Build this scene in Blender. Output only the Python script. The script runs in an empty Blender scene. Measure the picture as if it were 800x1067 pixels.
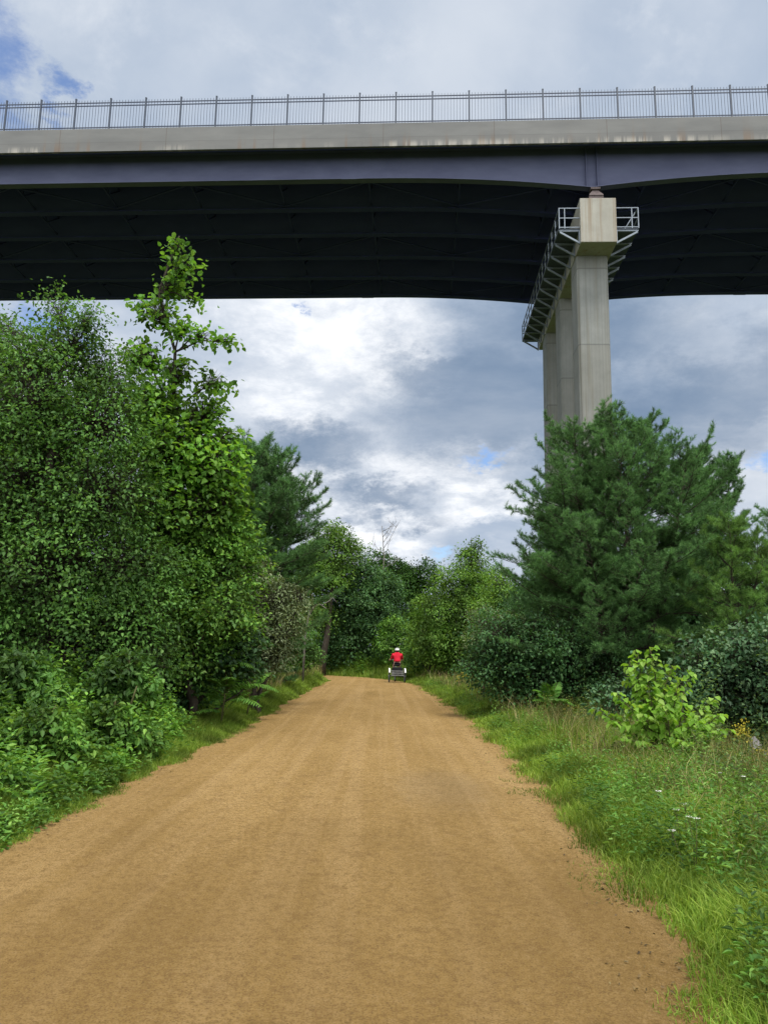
import bpy, math, random
import numpy as np
from math import sin, cos, pi, radians
random.seed(7)
scn = bpy.context.scene
COL = scn.collection

# ------------------------------------------------------------------ camera
F = 801.0; PITCH = radians(10); ROLL = radians(1.2); CH = 1.6
cam_d = bpy.data.cameras.new('camera'); cam = bpy.data.objects.new('camera', cam_d); COL.objects.link(cam)
cam_d.sensor_fit = 'VERTICAL'; cam_d.sensor_height = 36.0; cam_d.lens = F / 1067 * 36.0
cam_d.clip_start = 0.1; cam_d.clip_end = 3000
_a = pi / 2 + PITCH
CM = np.array([[1, 0, 0], [0, cos(_a), -sin(_a)], [0, sin(_a), cos(_a)]]) @ \
     np.array([[cos(ROLL), -sin(ROLL), 0], [sin(ROLL), cos(ROLL), 0], [0, 0, 1]])
from mathutils import Matrix, Vector
cam.matrix_world = Matrix.Translation((0, 0, CH)) @ Matrix([list(r) for r in CM]).to_4x4()
scn.camera = cam
CP = np.array([0, 0, CH])

def ray(px, py):
    return CM @ np.array([(px - 400) / F, -(py - 533.5) / F, -1.0])
def at(px, py, Y):
    d = ray(px, py); return CP + d * (Y / d[1])

# ------------------------------------------------------------------ helpers
def nrm(a):
    return a / np.maximum(np.linalg.norm(a, axis=-1, keepdims=True), 1e-9)

def np_mesh(name, V, F_, mat, smooth=False):
    V = np.ascontiguousarray(V, dtype=np.float32)
    me = bpy.data.meshes.new(name)
    me.vertices.add(len(V)); me.vertices.foreach_set('co', V.ravel())
    Fs = F_ if isinstance(F_, list) else [F_]
    tot = sum(f.size for f in Fs); cnt = sum(len(f) for f in Fs)
    me.loops.add(tot); me.polygons.add(cnt)
    me.loops.foreach_set('vertex_index', np.concatenate([f.ravel() for f in Fs]).astype(np.int32))
    ls = []; o = 0
    for f in Fs:
        ls.append(o + np.arange(len(f)) * f.shape[1]); o += f.size
    me.polygons.foreach_set('loop_start', np.concatenate(ls).astype(np.int32))
    if smooth:
        me.polygons.foreach_set('use_smooth', np.ones(cnt, dtype=bool))
    me.update(calc_edges=True)
    if mat: me.materials.append(mat)
    return me

def link(name, me, parent=None):
    o = bpy.data.objects.new(name, me); COL.objects.link(o)
    if parent: o.parent = parent
    return o

def tag(o, label=None, cat=None, group=None, kind=None):
    if label: o['label'] = label
    if cat: o['category'] = cat
    if group: o['group'] = group
    if kind: o['kind'] = kind
    return o

def empty(name, loc=(0, 0, 0), rot=(0, 0, 0), label=None, cat=None, group=None):
    o = bpy.data.objects.new(name, None); COL.objects.link(o)
    o.location = tuple(float(t) for t in loc); o.rotation_euler = rot; o.empty_display_size = .1
    return tag(o, label, cat, group)

class MB:
    """collects boxes, bars, tubes, lofts into one mesh"""
    def __init__(s): s.v = []; s.f = []; s.n = 0
    def add(s, V, Fc):
        s.v.append(np.asarray(V, float)); s.f += [tuple(i + s.n for i in f) for f in Fc]; s.n += len(V)
    def box(s, x0, x1, y0, y1, z0, z1):
        V = [(x, y, z) for x in (x0, x1) for y in (y0, y1) for z in (z0, z1)]
        s.add(V, [(0, 1, 3, 2), (4, 6, 7, 5), (0, 4, 5, 1), (2, 3, 7, 6), (0, 2, 6, 4), (1, 5, 7, 3)])
    def bar(s, a, b, w, h=None, up=(0, 0, 1)):
        h = h or w; a = np.array(a, float); b = np.array(b, float)
        d = nrm(b - a); u = np.array(up, float)
        if abs(d @ u) > .99: u = np.array((1., 0, 0))
        x = nrm(np.cross(d, u)); y = np.cross(x, d)
        V = [p + x * sx * w / 2 + y * sy * h / 2 for p in (a, b) for sx, sy in ((-1, -1), (1, -1), (1, 1), (-1, 1))]
        s.add(V, [(3, 2, 1, 0), (4, 5, 6, 7), (0, 1, 5, 4), (1, 2, 6, 5), (2, 3, 7, 6), (3, 0, 4, 7)])
    def tube(s, pts, rad, n=6, caps=True):
        pts = np.asarray(pts, float); m = len(pts)
        rad = np.broadcast_to(np.asarray(rad, float), (m,))
        t = nrm(np.gradient(pts, axis=0))
        ref = np.array((0.31, .17, .93)) if abs(t[0][2]) < .8 else np.array((.93, .2, .1))
        V = []
        for i in range(m):
            x = nrm(np.cross(t[i], ref)); y = np.cross(t[i], x)
            for k in range(n):
                a = 2 * pi * k / n; V.append(pts[i] + rad[i] * (x * cos(a) + y * sin(a)))
        fs = []
        for i in range(m - 1):
            for k in range(n):
                k2 = (k + 1) % n
                fs.append((i * n + k, i * n + k2, (i + 1) * n + k2, (i + 1) * n + k))
        if caps and n > 3:
            fs.append(tuple(range(n - 1, -1, -1))); fs.append(tuple(range((m - 1) * n, m * n)))
        s.add(V, fs)
    def loft(s, secs):
        k = len(secs[0]); V = [p for q in secs for p in q]; fs = []
        for i in range(len(secs) - 1):
            for j in range(k):
                j2 = (j + 1) % k
                fs.append((i * k + j, i * k + j2, (i + 1) * k + j2, (i + 1) * k + j))
        fs.append(tuple(range(k - 1, -1, -1))); fs.append(tuple(range((len(secs) - 1) * k, len(secs) * k)))
        s.add(V, fs)
    def mesh(s, name, mat, smooth=False, off=None):
        V = np.concatenate(s.v)
        if off is not None: V = V - np.asarray(off)
        me = bpy.data.meshes.new(name); me.from_pydata(V.tolist(), [], s.f)
        if smooth: me.polygons.foreach_set('use_smooth', np.ones(len(me.polygons), dtype=bool))
        me.update(); me.materials.append(mat); return me
    def build(s, name, mat, parent=None, smooth=False, off=None, bevel=0):
        o = link(name, s.mesh(name, mat, smooth, off), parent)
        if bevel:
            b = o.modifiers.new('bevel', 'BEVEL'); b.width = bevel; b.segments = 2; b.limit_method = 'ANGLE'
        return o

class Noise2:
    def __init__(s, seed, n=64):
        s.g = np.random.default_rng(seed).random((n, n)); s.n = n
    def __call__(s, x, y):
        xi = np.floor(x).astype(int); yi = np.floor(y).astype(int); fx = x - xi; fy = y - yi
        fx = fx * fx * (3 - 2 * fx); fy = fy * fy * (3 - 2 * fy); n = s.n
        a = s.g[xi % n, yi % n]; b = s.g[(xi + 1) % n, yi % n]; c = s.g[xi % n, (yi + 1) % n]; d = s.g[(xi + 1) % n, (yi + 1) % n]
        return a * (1 - fx) * (1 - fy) + b * fx * (1 - fy) + c * (1 - fx) * fy + d * fx * fy
NZ = Noise2(3)
def fbm(x, y, sc=1.0, o=3):
    r = 0; a = 1; t = 0
    for i in range(o):
        r = r + a * NZ(x * sc + 13.7 * i, y * sc + 5.1 * i); t += a; a *= .5; sc *= 2.1
    return r / t

# ------------------------------------------------------------------ node helpers
class NT:
    def __init__(s, mat): s.t = mat.node_tree; s.t.nodes.clear()
    def n(s, typ, **kw):
        nd = s.t.nodes.new(typ)
        for k, v in kw.items():
            if k.startswith('i_'):
                key = k[2:]; key = int(key) if key.isdigit() else key.replace('_', ' ')
                nd.inputs[key].default_value = v
            else: setattr(nd, k, v)
        return nd
    def l(s, a, b): s.t.links.new(a, b)
    def math(s, op, a, b=None, clamp=False):
        m = s.n('ShaderNodeMath', operation=op, use_clamp=clamp)
        for i, q in enumerate((a, b)):
            if q is None: continue
            if isinstance(q, (int, float)): m.inputs[i].default_value = q
            else: s.l(q, m.inputs[i])
        return m.outputs[0]
    def mix(s, fac, a, b, blend='MIX'):
        m = s.n('ShaderNodeMix', data_type='RGBA', blend_type=blend)
        for key, q in ((0, fac), (6, a), (7, b)):
            if isinstance(q, (int, float)): m.inputs[key].default_value = q
            elif isinstance(q, tuple): m.inputs[key].default_value = q if len(q) == 4 else q + (1,)
            else: s.l(q, m.inputs[key])
        return m.outputs[2]
    def noise(s, vec, scale, detail=4, rough=.55, dist=0):
        n = s.n('ShaderNodeTexNoise'); n.inputs['Scale'].default_value = scale; n.inputs['Detail'].default_value = detail
        n.inputs['Roughness'].default_value = rough; n.inputs['Distortion'].default_value = dist
        if vec is not None: s.l(vec, n.inputs['Vector'])
        return n
    def ramp(s, fac, stops):
        r = s.n('ShaderNodeValToRGB'); e = r.color_ramp.elements
        while len(e) < len(stops): e.new(.5)
        for q, (p, c) in zip(e, stops):
            q.position = p; q.color = (c if isinstance(c, tuple) else (c, c, c)) + (1,)
        s.l(fac, r.inputs[0]); return r.outputs[0]
    def mapr(s, v, a, b, c=0., d=1., smooth=True):
        m = s.n('ShaderNodeMapRange', interpolation_type='SMOOTHSTEP' if smooth else 'LINEAR')
        s.l(v, m.inputs[0])
        for i, q in enumerate((a, b, c, d)): m.inputs[i + 1].default_value = q
        return m.outputs[0]
    def scale(s, vec, sc):
        m = s.n('ShaderNodeMapping'); s.l(vec, m.inputs[0]); m.inputs['Scale'].default_value = sc; return m.outputs[0]

def new_mat(name):
    m = bpy.data.materials.new(name); m.use_nodes = True; return m, NT(m)

def finish(t, color, rough=.8, spec=.3, metal=0., bump=None, bump_d=.01, bump_s=1.0):
    p = t.n('ShaderNodeBsdfPrincipled'); o = t.n('ShaderNodeOutputMaterial')
    if isinstance(color, tuple): p.inputs['Base Color'].default_value = color + (1,)
    else: t.l(color, p.inputs['Base Color'])
    if isinstance(rough, float): p.inputs['Roughness'].default_value = rough
    else: t.l(rough, p.inputs['Roughness'])
    p.inputs['Specular IOR Level'].default_value = spec; p.inputs['Metallic'].default_value = metal
    if bump is not None:
        b = t.n('ShaderNodeBump'); b.inputs['Distance'].default_value = bump_d; b.inputs['Strength'].default_value = bump_s
        t.l(bump, b.inputs['Height']); t.l(b.outputs[0], p.inputs['Normal'])
    t.l(p.outputs[0], o.inputs[0]); return p

def plain(name, c, rough=.6, spec=.3, metal=0., var=.25, scale=6.):
    m, t = new_mat(name); tc = t.n('ShaderNodeTexCoord')
    n = t.noise(tc.outputs['Object'], scale, 5)
    d = tuple(q * (1 - var) for q in c); e = tuple(min(1, q * (1 + var)) for q in c)
    finish(t, t.ramp(n.outputs[0], [(.3, d), (.7, e)]), rough, spec, metal, n.outputs[0], .003, .3); return m

def leaf_mat(name, c1, c2, c3, trans=.35, rough=.5, spec=.25, nscale=1.1, tint=(1.35, 1.25, .6), nvar=.55):
    m, t = new_mat(name); g = t.n('ShaderNodeNewGeometry'); tc = t.n('ShaderNodeTexCoord')
    r = t.ramp(g.outputs['Random Per Island'], [(0, c1), (.55, c2), (1, c3)])
    n = t.noise(tc.outputs['Object'], nscale, 3)
    k = t.mapr(n.outputs[0], .32, .68, 1 - nvar, 1 + nvar)
    v = t.n('ShaderNodeVectorMath', operation='SCALE'); t.l(r, v.inputs[0]); t.l(k, v.inputs['Scale'])
    p = t.n('ShaderNodeBsdfPrincipled'); p.inputs['Roughness'].default_value = rough
    p.inputs['Specular IOR Level'].default_value = spec; t.l(v.outputs[0], p.inputs['Base Color'])
    tr = t.n('ShaderNodeBsdfTranslucent'); tv = t.n('ShaderNodeVectorMath', operation='MULTIPLY')
    t.l(v.outputs[0], tv.inputs[0]); tv.inputs[1].default_value = tint; t.l(tv.outputs[0], tr.inputs[0])
    mx = t.n('ShaderNodeMixShader'); mx.inputs[0].default_value = trans
    t.l(p.outputs[0], mx.inputs[1]); t.l(tr.outputs[0], mx.inputs[2])
    o = t.n('ShaderNodeOutputMaterial'); t.l(mx.outputs[0], o.inputs[0]); return m

# ------------------------------------------------------------------ materials
M = {}
M['vine'] = leaf_mat('vine leaves', (0.053, 0.131, 0.030), (0.086, 0.194, 0.041), (0.149, 0.284, 0.067), spec=.2)
M['bush'] = leaf_mat('bush leaves', (0.062, 0.156, 0.027), (0.106, 0.237, 0.040), (0.200, 0.350, 0.062), nscale=1.6, spec=.2)
M['maple'] = leaf_mat('maple leaves', (0.079, 0.200, 0.027), (0.126, 0.273, 0.038), (0.189, 0.347, 0.058), trans=.45, spec=.2)
M['olive'] = leaf_mat('grey olive leaves', (0.097, 0.136, 0.058), (0.146, 0.194, 0.087), (0.214, 0.263, 0.136), trans=.2, spec=.25)
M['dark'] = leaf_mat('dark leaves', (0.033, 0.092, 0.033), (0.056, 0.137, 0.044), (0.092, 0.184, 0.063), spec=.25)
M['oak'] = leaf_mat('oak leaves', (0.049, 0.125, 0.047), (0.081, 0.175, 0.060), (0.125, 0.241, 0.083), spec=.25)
M['mid'] = leaf_mat('mid green leaves', (0.063, 0.149, 0.033), (0.095, 0.216, 0.045), (0.149, 0.283, 0.063), spec=.2)
M['light'] = leaf_mat('light green leaves', (0.086, 0.190, 0.032), (0.127, 0.247, 0.044), (0.184, 0.310, 0.063), trans=.4, spec=.2)
M['pop'] = leaf_mat('poplar leaves', (0.158, 0.336, 0.032), (0.231, 0.430, 0.053), (0.336, 0.504, 0.105), trans=.45, nvar=.2, spec=.2)
M['greyleaf'] = leaf_mat('grey green shrub leaves', (0.037, 0.097, 0.040), (0.062, 0.139, 0.053), (0.124, 0.202, 0.093), trans=.2, spec=.25)
M['sumac'] = leaf_mat('sumac leaves', (0.077, 0.198, 0.033), (0.110, 0.253, 0.039), (0.143, 0.308, 0.055), trans=.4, spec=.2)
M['needle'] = leaf_mat('pine needles', (0.058, 0.142, 0.047), (0.100, 0.215, 0.069), (0.168, 0.304, 0.105), trans=.3, nvar=.5, nscale=2.2, tint=(1.2, 1.2, .8), spec=.15)
M['needle2'] = leaf_mat('yellow green pine needles', (.08, .18, .042), (.125, .24, .056), (.17, .29, .08), trans=.3, nvar=.45, nscale=2.2, spec=.15)
M['grass'] = leaf_mat('grass blades', (.095, .17, .022), (.165, .265, .033), (.29, .37, .075), trans=.4, nscale=1.1, nvar=.5, spec=.15)
M['drygrass'] = leaf_mat('dry grass', (0.180, 0.180, 0.060), (0.270, 0.240, 0.100), (0.380, 0.320, 0.160), trans=.3, spec=.1)
M['weed'] = leaf_mat('weed leaves', (0.061, 0.154, 0.028), (0.094, 0.209, 0.035), (0.165, 0.286, 0.061), nscale=2, spec=.2)
M['reed'] = leaf_mat('yellowing weeds', (0.130, 0.170, 0.030), (0.210, 0.220, 0.050), (0.300, 0.240, 0.070), nscale=2, spec=.1)
M['tallweed'] = leaf_mat('grey green tall weeds', (.07, .13, .035), (.11, .18, .05), (.17, .25, .08), nscale=2.2, spec=.2)
M['petal'] = plain('white flower', (.75, .75, .68)); M['gold'] = plain('goldenrod flower', (.46, .40, .04))

def bark_mat(name, a, b):
    m, t = new_mat(name); tc = t.n('ShaderNodeTexCoord')
    n = t.noise(t.scale(tc.outputs['Object'], (14, 14, 3)), 1.5, 6, .65)
    finish(t, t.ramp(n.outputs[0], [(.3, a), (.7, b)]), .9, .15, 0, n.outputs[0], .01, .8); return m
M['bark'] = bark_mat('bark', (.03, .026, .02), (.085, .07, .055))
M['pale'] = bark_mat('weathered dead wood', (.13, .12, .105), (.27, .25, .22))
M['stem'] = bark_mat('green brown stems', (.06, .065, .025), (.12, .11, .05))

def concrete(name, a, b, stain, streak=.5, lifts=None):
    m, t = new_mat(name); tc = t.n('ShaderNodeTexCoord'); ob = tc.outputs['Object']
    n1 = t.noise(ob, .7, 6, .6); n2 = t.noise(t.scale(ob, (2.6, 2.6, .07)), 1.0, 5, .65); n3 = t.noise(ob, 30, 3)
    c = t.ramp(n1.outputs[0], [(.3, a), (.7, b)])
    c = t.mix(t.mapr(n2.outputs[0], .5, .72, 0, streak), c, stain)
    c = t.mix(t.mapr(n3.outputs[0], .35, .7, 0, .18), c, tuple(q * .6 for q in a))
    if lifts:
        sp = t.n('ShaderNodeSeparateXYZ'); t.l(ob, sp.inputs[0])
        z = t.math('FRACT', t.math('DIVIDE', sp.outputs[2], lifts))
        ln = t.math('LESS_THAN', z, .018)
        c = t.mix(t.math('MULTIPLY', ln, .55), c, tuple(q * .45 for q in a))
        fl = t.math('FLOOR', t.math('DIVIDE', sp.outputs[2], lifts))
        wn = t.n('ShaderNodeTexWhiteNoise', noise_dimensions='1D'); t.l(fl, wn.inputs['W'])
        c = t.mix(t.math('MULTIPLY', wn.outputs[0], .3), c, stain)
        # board-form ribs running up the column
        rib = t.noise(t.scale(ob, (9, 9, .02)), 1, 2); c = t.mix(t.mapr(rib.outputs[0], .45, .7, 0, .28), c, tuple(q * .6 for q in a))
        finish(t, c, .9, .2, 0, rib.outputs[0], .05, .5)
    else:
        finish(t, c, .9, .2, 0, n3.outputs[0], .01, .4)
    return m
M['cap'] = concrete('pier cap concrete', (.33, .32, .28), (.43, .42, .37), (.25, .185, .12), .7)
M['column'] = concrete('pier column concrete', (.215, .225, .215), (.30, .31, .295), (.185, .175, .14), .7, 5.2)

def parapet_mat():
    m, t = new_mat('parapet concrete'); tc = t.n('ShaderNodeTexCoord'); ob = tc.outputs['Object']
    sp = t.n('ShaderNodeSeparateXYZ'); t.l(ob, sp.inputs[0])
    n1 = t.noise(t.scale(ob, (.25, .25, 1)), 1.0, 6, .6)
    c = t.ramp(n1.outputs[0], [(.3, (.165, .168, .168)), (.7, (.225, .227, .222))])
    # lower band (deck edge) with rusty and pale runs
    low = t.math('LESS_THAN', sp.outputs[2], 33.86)
    c = t.mix(t.math('MULTIPLY', low, .22), c, (.15, .145, .14))
    pale = t.noise(t.scale(ob, (1.6, 1, .12)), 1.0, 5, .7)
    zz = t.mapr(sp.outputs[2], 33.25, 33.75, 1, 0)
    big = t.noise(t.scale(ob, (.16, 1, .01)), 1, 2)
    pk = t.math('MULTIPLY', t.math('MULTIPLY', t.mapr(pale.outputs[0], .44, .56), zz), t.mapr(big.outputs[0], .42, .55))
    c = t.mix(t.math('MULTIPLY', pk, .7), c, (.48, .45, .40))
    rust = t.noise(t.scale(ob, (1.1, 1, .05)), 1.7, 3, .5)
    rk = t.math('MULTIPLY', t.mapr(rust.outputs[0], .56, .68), t.mapr(sp.outputs[2], 33.25, 34.3, 1, .1))
    c = t.mix(t.math('MULTIPLY', rk, .35), c, (.22, .12, .05))
    j = t.math('LESS_THAN', t.math('FRACT', t.math('DIVIDE', sp.outputs[0], 7.08)), .006)
    c = t.mix(t.math('MULTIPLY', j, .6), c, (.12, .10, .08))
    ln = t.math('LESS_THAN', t.math('ABSOLUTE', t.math('SUBTRACT', sp.outputs[2], 33.87)), .012)
    c = t.mix(t.math('MULTIPLY', ln, .5), c, (.1, .1, .1))
    n3 = t.noise(ob, 12, 3); finish(t, c, .9, .2, 0, n3.outputs[0], .01, .3); return m
M['parapet'] = parapet_mat()
def girder_mat(name, a, b, spec=.3):
    m, t = new_mat(name); tc = t.n('ShaderNodeTexCoord')
    n = t.noise(t.scale(tc.outputs['Object'], (.4, 1, 1.2)), 1, 6, .6)
    finish(t, t.ramp(n.outputs[0], [(.3, a), (.7, b)]), .6, spec, 0); return m
M['girder'] = girder_mat('purple grey girder paint', (.075, .085, .155), (.108, .122, .205))
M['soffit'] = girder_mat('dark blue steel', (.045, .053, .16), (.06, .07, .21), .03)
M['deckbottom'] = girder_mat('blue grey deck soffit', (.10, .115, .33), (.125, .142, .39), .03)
M['galv'] = plain('galvanised steel', (.22, .255, .30), .5, .4, .3, .15, 4)
M['grate'] = plain('dark grating', (.07, .085, .11), .6, .3, .2)
M['fence'] = plain('fence paint', (.055, .07, .10), .5, .4, 0, .1)
M['bearing'] = plain('rusty bearing', (.11, .085, .085), .7)

def path_mat():
    m, t = new_mat('stone dust path'); tc = t.n('ShaderNodeTexCoord'); ob = tc.outputs['Object']
    big = t.noise(t.scale(ob, (1, .35, 1)), .9, 5, .6); med = t.noise(ob, 5, 5, .65)
    fine = t.noise(ob, 95, 4, .7); grain = t.n('ShaderNodeTexVoronoi'); grain.inputs['Scale'].default_value = 130; t.l(ob, grain.inputs['Vector'])
    coarse = t.noise(ob, 26, 5, .75)
    tracks = t.noise(t.scale(ob, (3.2, .06, 1)), 1.0, 4, .6)
    c = t.ramp(big.outputs[0], [(.28, (.245, .154, .046)), (.5, (.325, .208, .070)), (.72, (.40, .265, .10))])
    c = t.mix(t.mapr(tracks.outputs[0], .44, .64, 0, .6), c, (.43, .29, .125))
    c = t.mix(t.mapr(med.outputs[0], .5, .68, 0, .4), c, (.165, .094, .034))
    c = t.mix(t.mapr(coarse.outputs[0], .50, .60, 0, .6), c, (.15, .088, .032)); c = t.mix(t.mapr(coarse.outputs[0], .47, .38, 0, .5), c, (.42, .295, .145))
    # worn grey scuff
    sp = t.n('ShaderNodeSeparateXYZ'); t.l(ob, sp.inputs[0])
    dx = t.math('DIVIDE', t.math('SUBTRACT', sp.outputs[0], .75), .75); dy = t.math('DIVIDE', t.math('SUBTRACT', sp.outputs[1], 9.3), 1.6)
    d = t.math('SQRT', t.math('ADD', t.math('MULTIPLY', dx, dx), t.math('MULTIPLY', dy, dy)))
    d = t.math('ADD', d, t.math('MULTIPLY', t.math('SUBTRACT', med.outputs[0], .5), 1.4))
    c = t.mix(t.mapr(d, .3, 1.1, .28, 0), c, (.20, .155, .10))
    c = t.mix(t.mapr(fine.outputs[0], .52, .62, 0, .7), c, (.085, .048, .018))
    c = t.mix(t.mapr(fine.outputs[0], .46, .36, 0, .5), c, (.45, .33, .18))
    wn = t.n('ShaderNodeTexWhiteNoise', noise_dimensions='3D'); t.l(grain.outputs['Position'], wn.inputs[0])
    c = t.mix(t.mapr(wn.outputs[0], .82, .95, 0, .5), c, (.07, .045, .022))
    near_y = t.math('ADD', sp.outputs[1], t.math('MULTIPLY', t.math('SUBTRACT', big.outputs[0], .5), 9.0))
    c = t.mix(t.mapr(near_y, 3.0, 11.0, .55, 0), c, (.17, .104, .034))  # darker brown toward the near end of the path, with a noisy boundary
    h = t.math('ADD', t.math('MULTIPLY', fine.outputs[0], 1.0), t.math('MULTIPLY', med.outputs[0], 1.5))
    p = finish(t, c, .95, .12, 0, h, .02, 1.0); p.inputs['Diffuse Roughness'].default_value = 1.0; return m
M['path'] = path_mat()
def ground_mat():
    m, t = new_mat('soil and moss'); tc = t.n('ShaderNodeTexCoord'); ob = tc.outputs['Object']
    n = t.noise(ob, .8, 6, .6); f = t.noise(ob, 40, 4, .7)
    c = t.ramp(n.outputs[0], [(.3, (.05, .055, .02)), (.55, (.055, .075, .022)), (.75, (.10, .085, .04))])
    c = t.mix(t.mapr(f.outputs[0], .5, .75, 0, .5), c, (.03, .03, .015))
    finish(t, c, .95, .1, 0, f.outputs[0], .03, .8); return m
M['ground'] = ground_mat()
M['rock'] = plain('grey rock', (.26, .25, .25), .9, .2, 0, .4, 5)
M['gravel'] = leaf_mat('gravel stones', (.10, .095, .095), (.17, .165, .165), (.28, .27, .27), trans=0., nvar=.2)

# ------------------------------------------------------------------ world
world = bpy.data.worlds.new('World'); scn.world = world; world.use_nodes = True
SUN_EL = radians(64); SUN_AZ = radians(146)     # clockwise from +Y: behind the camera to the right
def build_world():
    t = NT(world); tc = t.n('ShaderNodeTexCoord')
    nv = t.n('ShaderNodeVectorMath', operation='NORMALIZE'); t.l(tc.outputs['Generated'], nv.inputs[0]); d = nv.outputs[0]
    sky = t.n('ShaderNodeTexSky', sky_type='NISHITA', sun_disc=False, sun_elevation=SUN_EL, sun_rotation=SUN_AZ)
    sky.air_density = 1.2; sky.dust_density = .6; sky.ozone_density = 1.6
    sp = t.n('ShaderNodeSeparateXYZ'); t.l(d, sp.inputs[0])
    zz = t.math('ADD', t.math('MAXIMUM', sp.outputs[2], 0.0), .22)
    cb = t.n('ShaderNodeCombineXYZ'); t.l(t.math('DIVIDE', sp.outputs[0], zz), cb.inputs[0]); t.l(t.math('DIVIDE', sp.outputs[1], zz), cb.inputs[1])
    pl = cb.outputs[0]
    nA = t.noise(pl, 1.5, 9, .56, .3); nB = t.noise(pl, 4.5, 10, .66, .2); nC = t.noise(pl, .8, 6, .5)
    # warped direction for ragged patches
    nw = t.noise(t.scale(d, (1, 1, 1.8)), 6.0, 10, .68)
    sub = t.n('ShaderNodeVectorMath', operation='SUBTRACT'); t.l(nw.outputs['Color'], sub.inputs[0]); sub.inputs[1].default_value = (.5, .5, .5)
    sc = t.n('ShaderNodeVectorMath', operation='SCALE'); t.l(sub.outputs[0], sc.inputs[0]); sc.inputs['Scale'].default_value = .20
    ad = t.n('ShaderNodeVectorMath', operation='ADD'); t.l(d, ad.inputs[0]); t.l(sc.outputs[0], ad.inputs[1]); wd = ad.outputs[0]
    def blob(px, py, rx, asp=1.0, soft=.7):
        q = ray(px, py); q = q / np.linalg.norm(q)
        s1 = t.n('ShaderNodeVectorMath', operation='SUBTRACT'); t.l(wd, s1.inputs[0]); s1.inputs[1].default_value = tuple(float(v) for v in q)
        s2 = t.n('ShaderNodeVectorMath', operation='MULTIPLY'); t.l(s1.outputs[0], s2.inputs[0]); s2.inputs[1].default_value = (1, asp * .6, asp)
        s3 = t.n('ShaderNodeVectorMath', operation='LENGTH'); t.l(s2.outputs[0], s3.inputs[0])
        r = rx / F
        return t.mapr(s3.outputs['Value'], r * (1 - soft), r * (1 + soft), 1, 0)
    def union(bl):
        o = None
        for args in bl:
            b = blob(*args); o = b if o is None else t.math('MAXIMUM', o, b)
        return o
    K = 10.0
    def c(r, g, b): return (r * K, g * K, b * K)
    base = t.mix(t.mapr(nA.outputs[0], .36, .66), c(.345, .42, .535), c(.54, .59, .665))
    base = t.mix(t.mapr(nB.outputs[0], .5, .75, 0, .5), base, c(.66, .695, .745))
    bright = union([(370, 350, 75, 1.6), (330, 415, 60, 1.2), (285, 350, 60, 1.2), (455, 500, 85, 3.0), (385, 548, 60, 2.2), (330, 505, 40, 2), (770, 470, 70, 2), (500, 525, 50, 2.5)])
    base = t.mix(t.math('MULTIPLY', bright, t.mapr(nB.outputs[0], .35, .62, .35, 1)), base, c(.88, .895, .92))
    dark = union([(520, 425, 125, 1.9), (690, 445, 120, 2.0), (450, 395, 60, 2.2), (330, 470, 55, 2.0), (400, 520, 60, 3.5), (740, 400, 90, 2.0), (600, 350, 120, 2.5)])
    base = t.mix(t.math('MULTIPLY', dark, t.mapr(nA.outputs[0], .3, .66, 1.0, .62)), base, c(.155, .225, .335))
    blue = union([(-4, 60, 24, .8), (72, 100, 13, 1.1), (308, 320, 11, 1.6), (515, 487, 19, 2.2), (793, 484, 20, 1.6), (455, 572, 20, 3.0), (60, 345, 30, 2)])
    skyc = t.mix(1.0, sky.outputs[0], (1.0, 1.15, 1.45, 1), 'MULTIPLY')
    base = t.mix(t.math('MULTIPLY', blue, .85), base, skyc)
    # unseen cloud overhead and behind the viewer, brightened as added fill light
    up = t.mapr(sp.outputs[2], .70, .9, 0, .8); back = t.mapr(sp.outputs[1], .05, -.45, 0, .7)
    base = t.mix(t.math('MAXIMUM', up, back), base, c(1.75, 1.76, 1.78))
    bg = t.n('ShaderNodeBackground'); bg.inputs[1].default_value = .1; t.l(base, bg.inputs[0])
    o = t.n('ShaderNodeOutputWorld'); t.l(bg.outputs[0], o.inputs[0])
build_world()
sd = bpy.data.lights.new('sun', 'SUN'); sd.energy = 2.5; sd.angle = radians(12); sd.color = (1, .95, .87)
so = bpy.data.objects.new('sun', sd); COL.objects.link(so)
so.rotation_euler = (pi / 2 - SUN_EL, 0, pi - SUN_AZ); so.location = (20, -30, 60)
vs = scn.view_settings; vs.view_transform = 'Standard'; vs.look = 'None'; vs.exposure = 0.3; vs.gamma = 1.0; vs.use_curve_mapping = False

# ------------------------------------------------------------------ ground and path
PL = np.array([(-2.85, -8), (-2.85, 3), (-2.82, 6.1), (-2.84, 7.2), (-2.8, 8.9), (-2.65, 11.3), (-2.55, 16.8), (-2.53, 27.3), (-2.38, 36.5), (-2.9, 39.2), (-4.8, 41.3), (-8.5, 43.2), (-15, 45), (-30, 46.5)])
PR = np.array([(1.22, -8), (1.3, 3), (1.54, 5.78), (1.63, 6.86), (1.73, 9.9), (1.87, 18.3), (1.71, 26.1), (1.42, 34.5), (.45, 39), (-.9, 41.6), (-3.8, 44.2), (-8, 46.3), (-15, 48.3), (-30, 50)])
def resample(P, n):
    s = np.r_[0, np.cumsum(np.linalg.norm(np.diff(P, axis=0), axis=1))]; q = np.linspace(0, s[-1], n)
    return np.c_[np.interp(q, s, P[:, 0]), np.interp(q, s, P[:, 1])]
NPTH = 260
L2 = resample(PL, NPTH); R2 = resample(PR, NPTH)
POLY = np.r_[PL, PR[::-1]]
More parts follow.
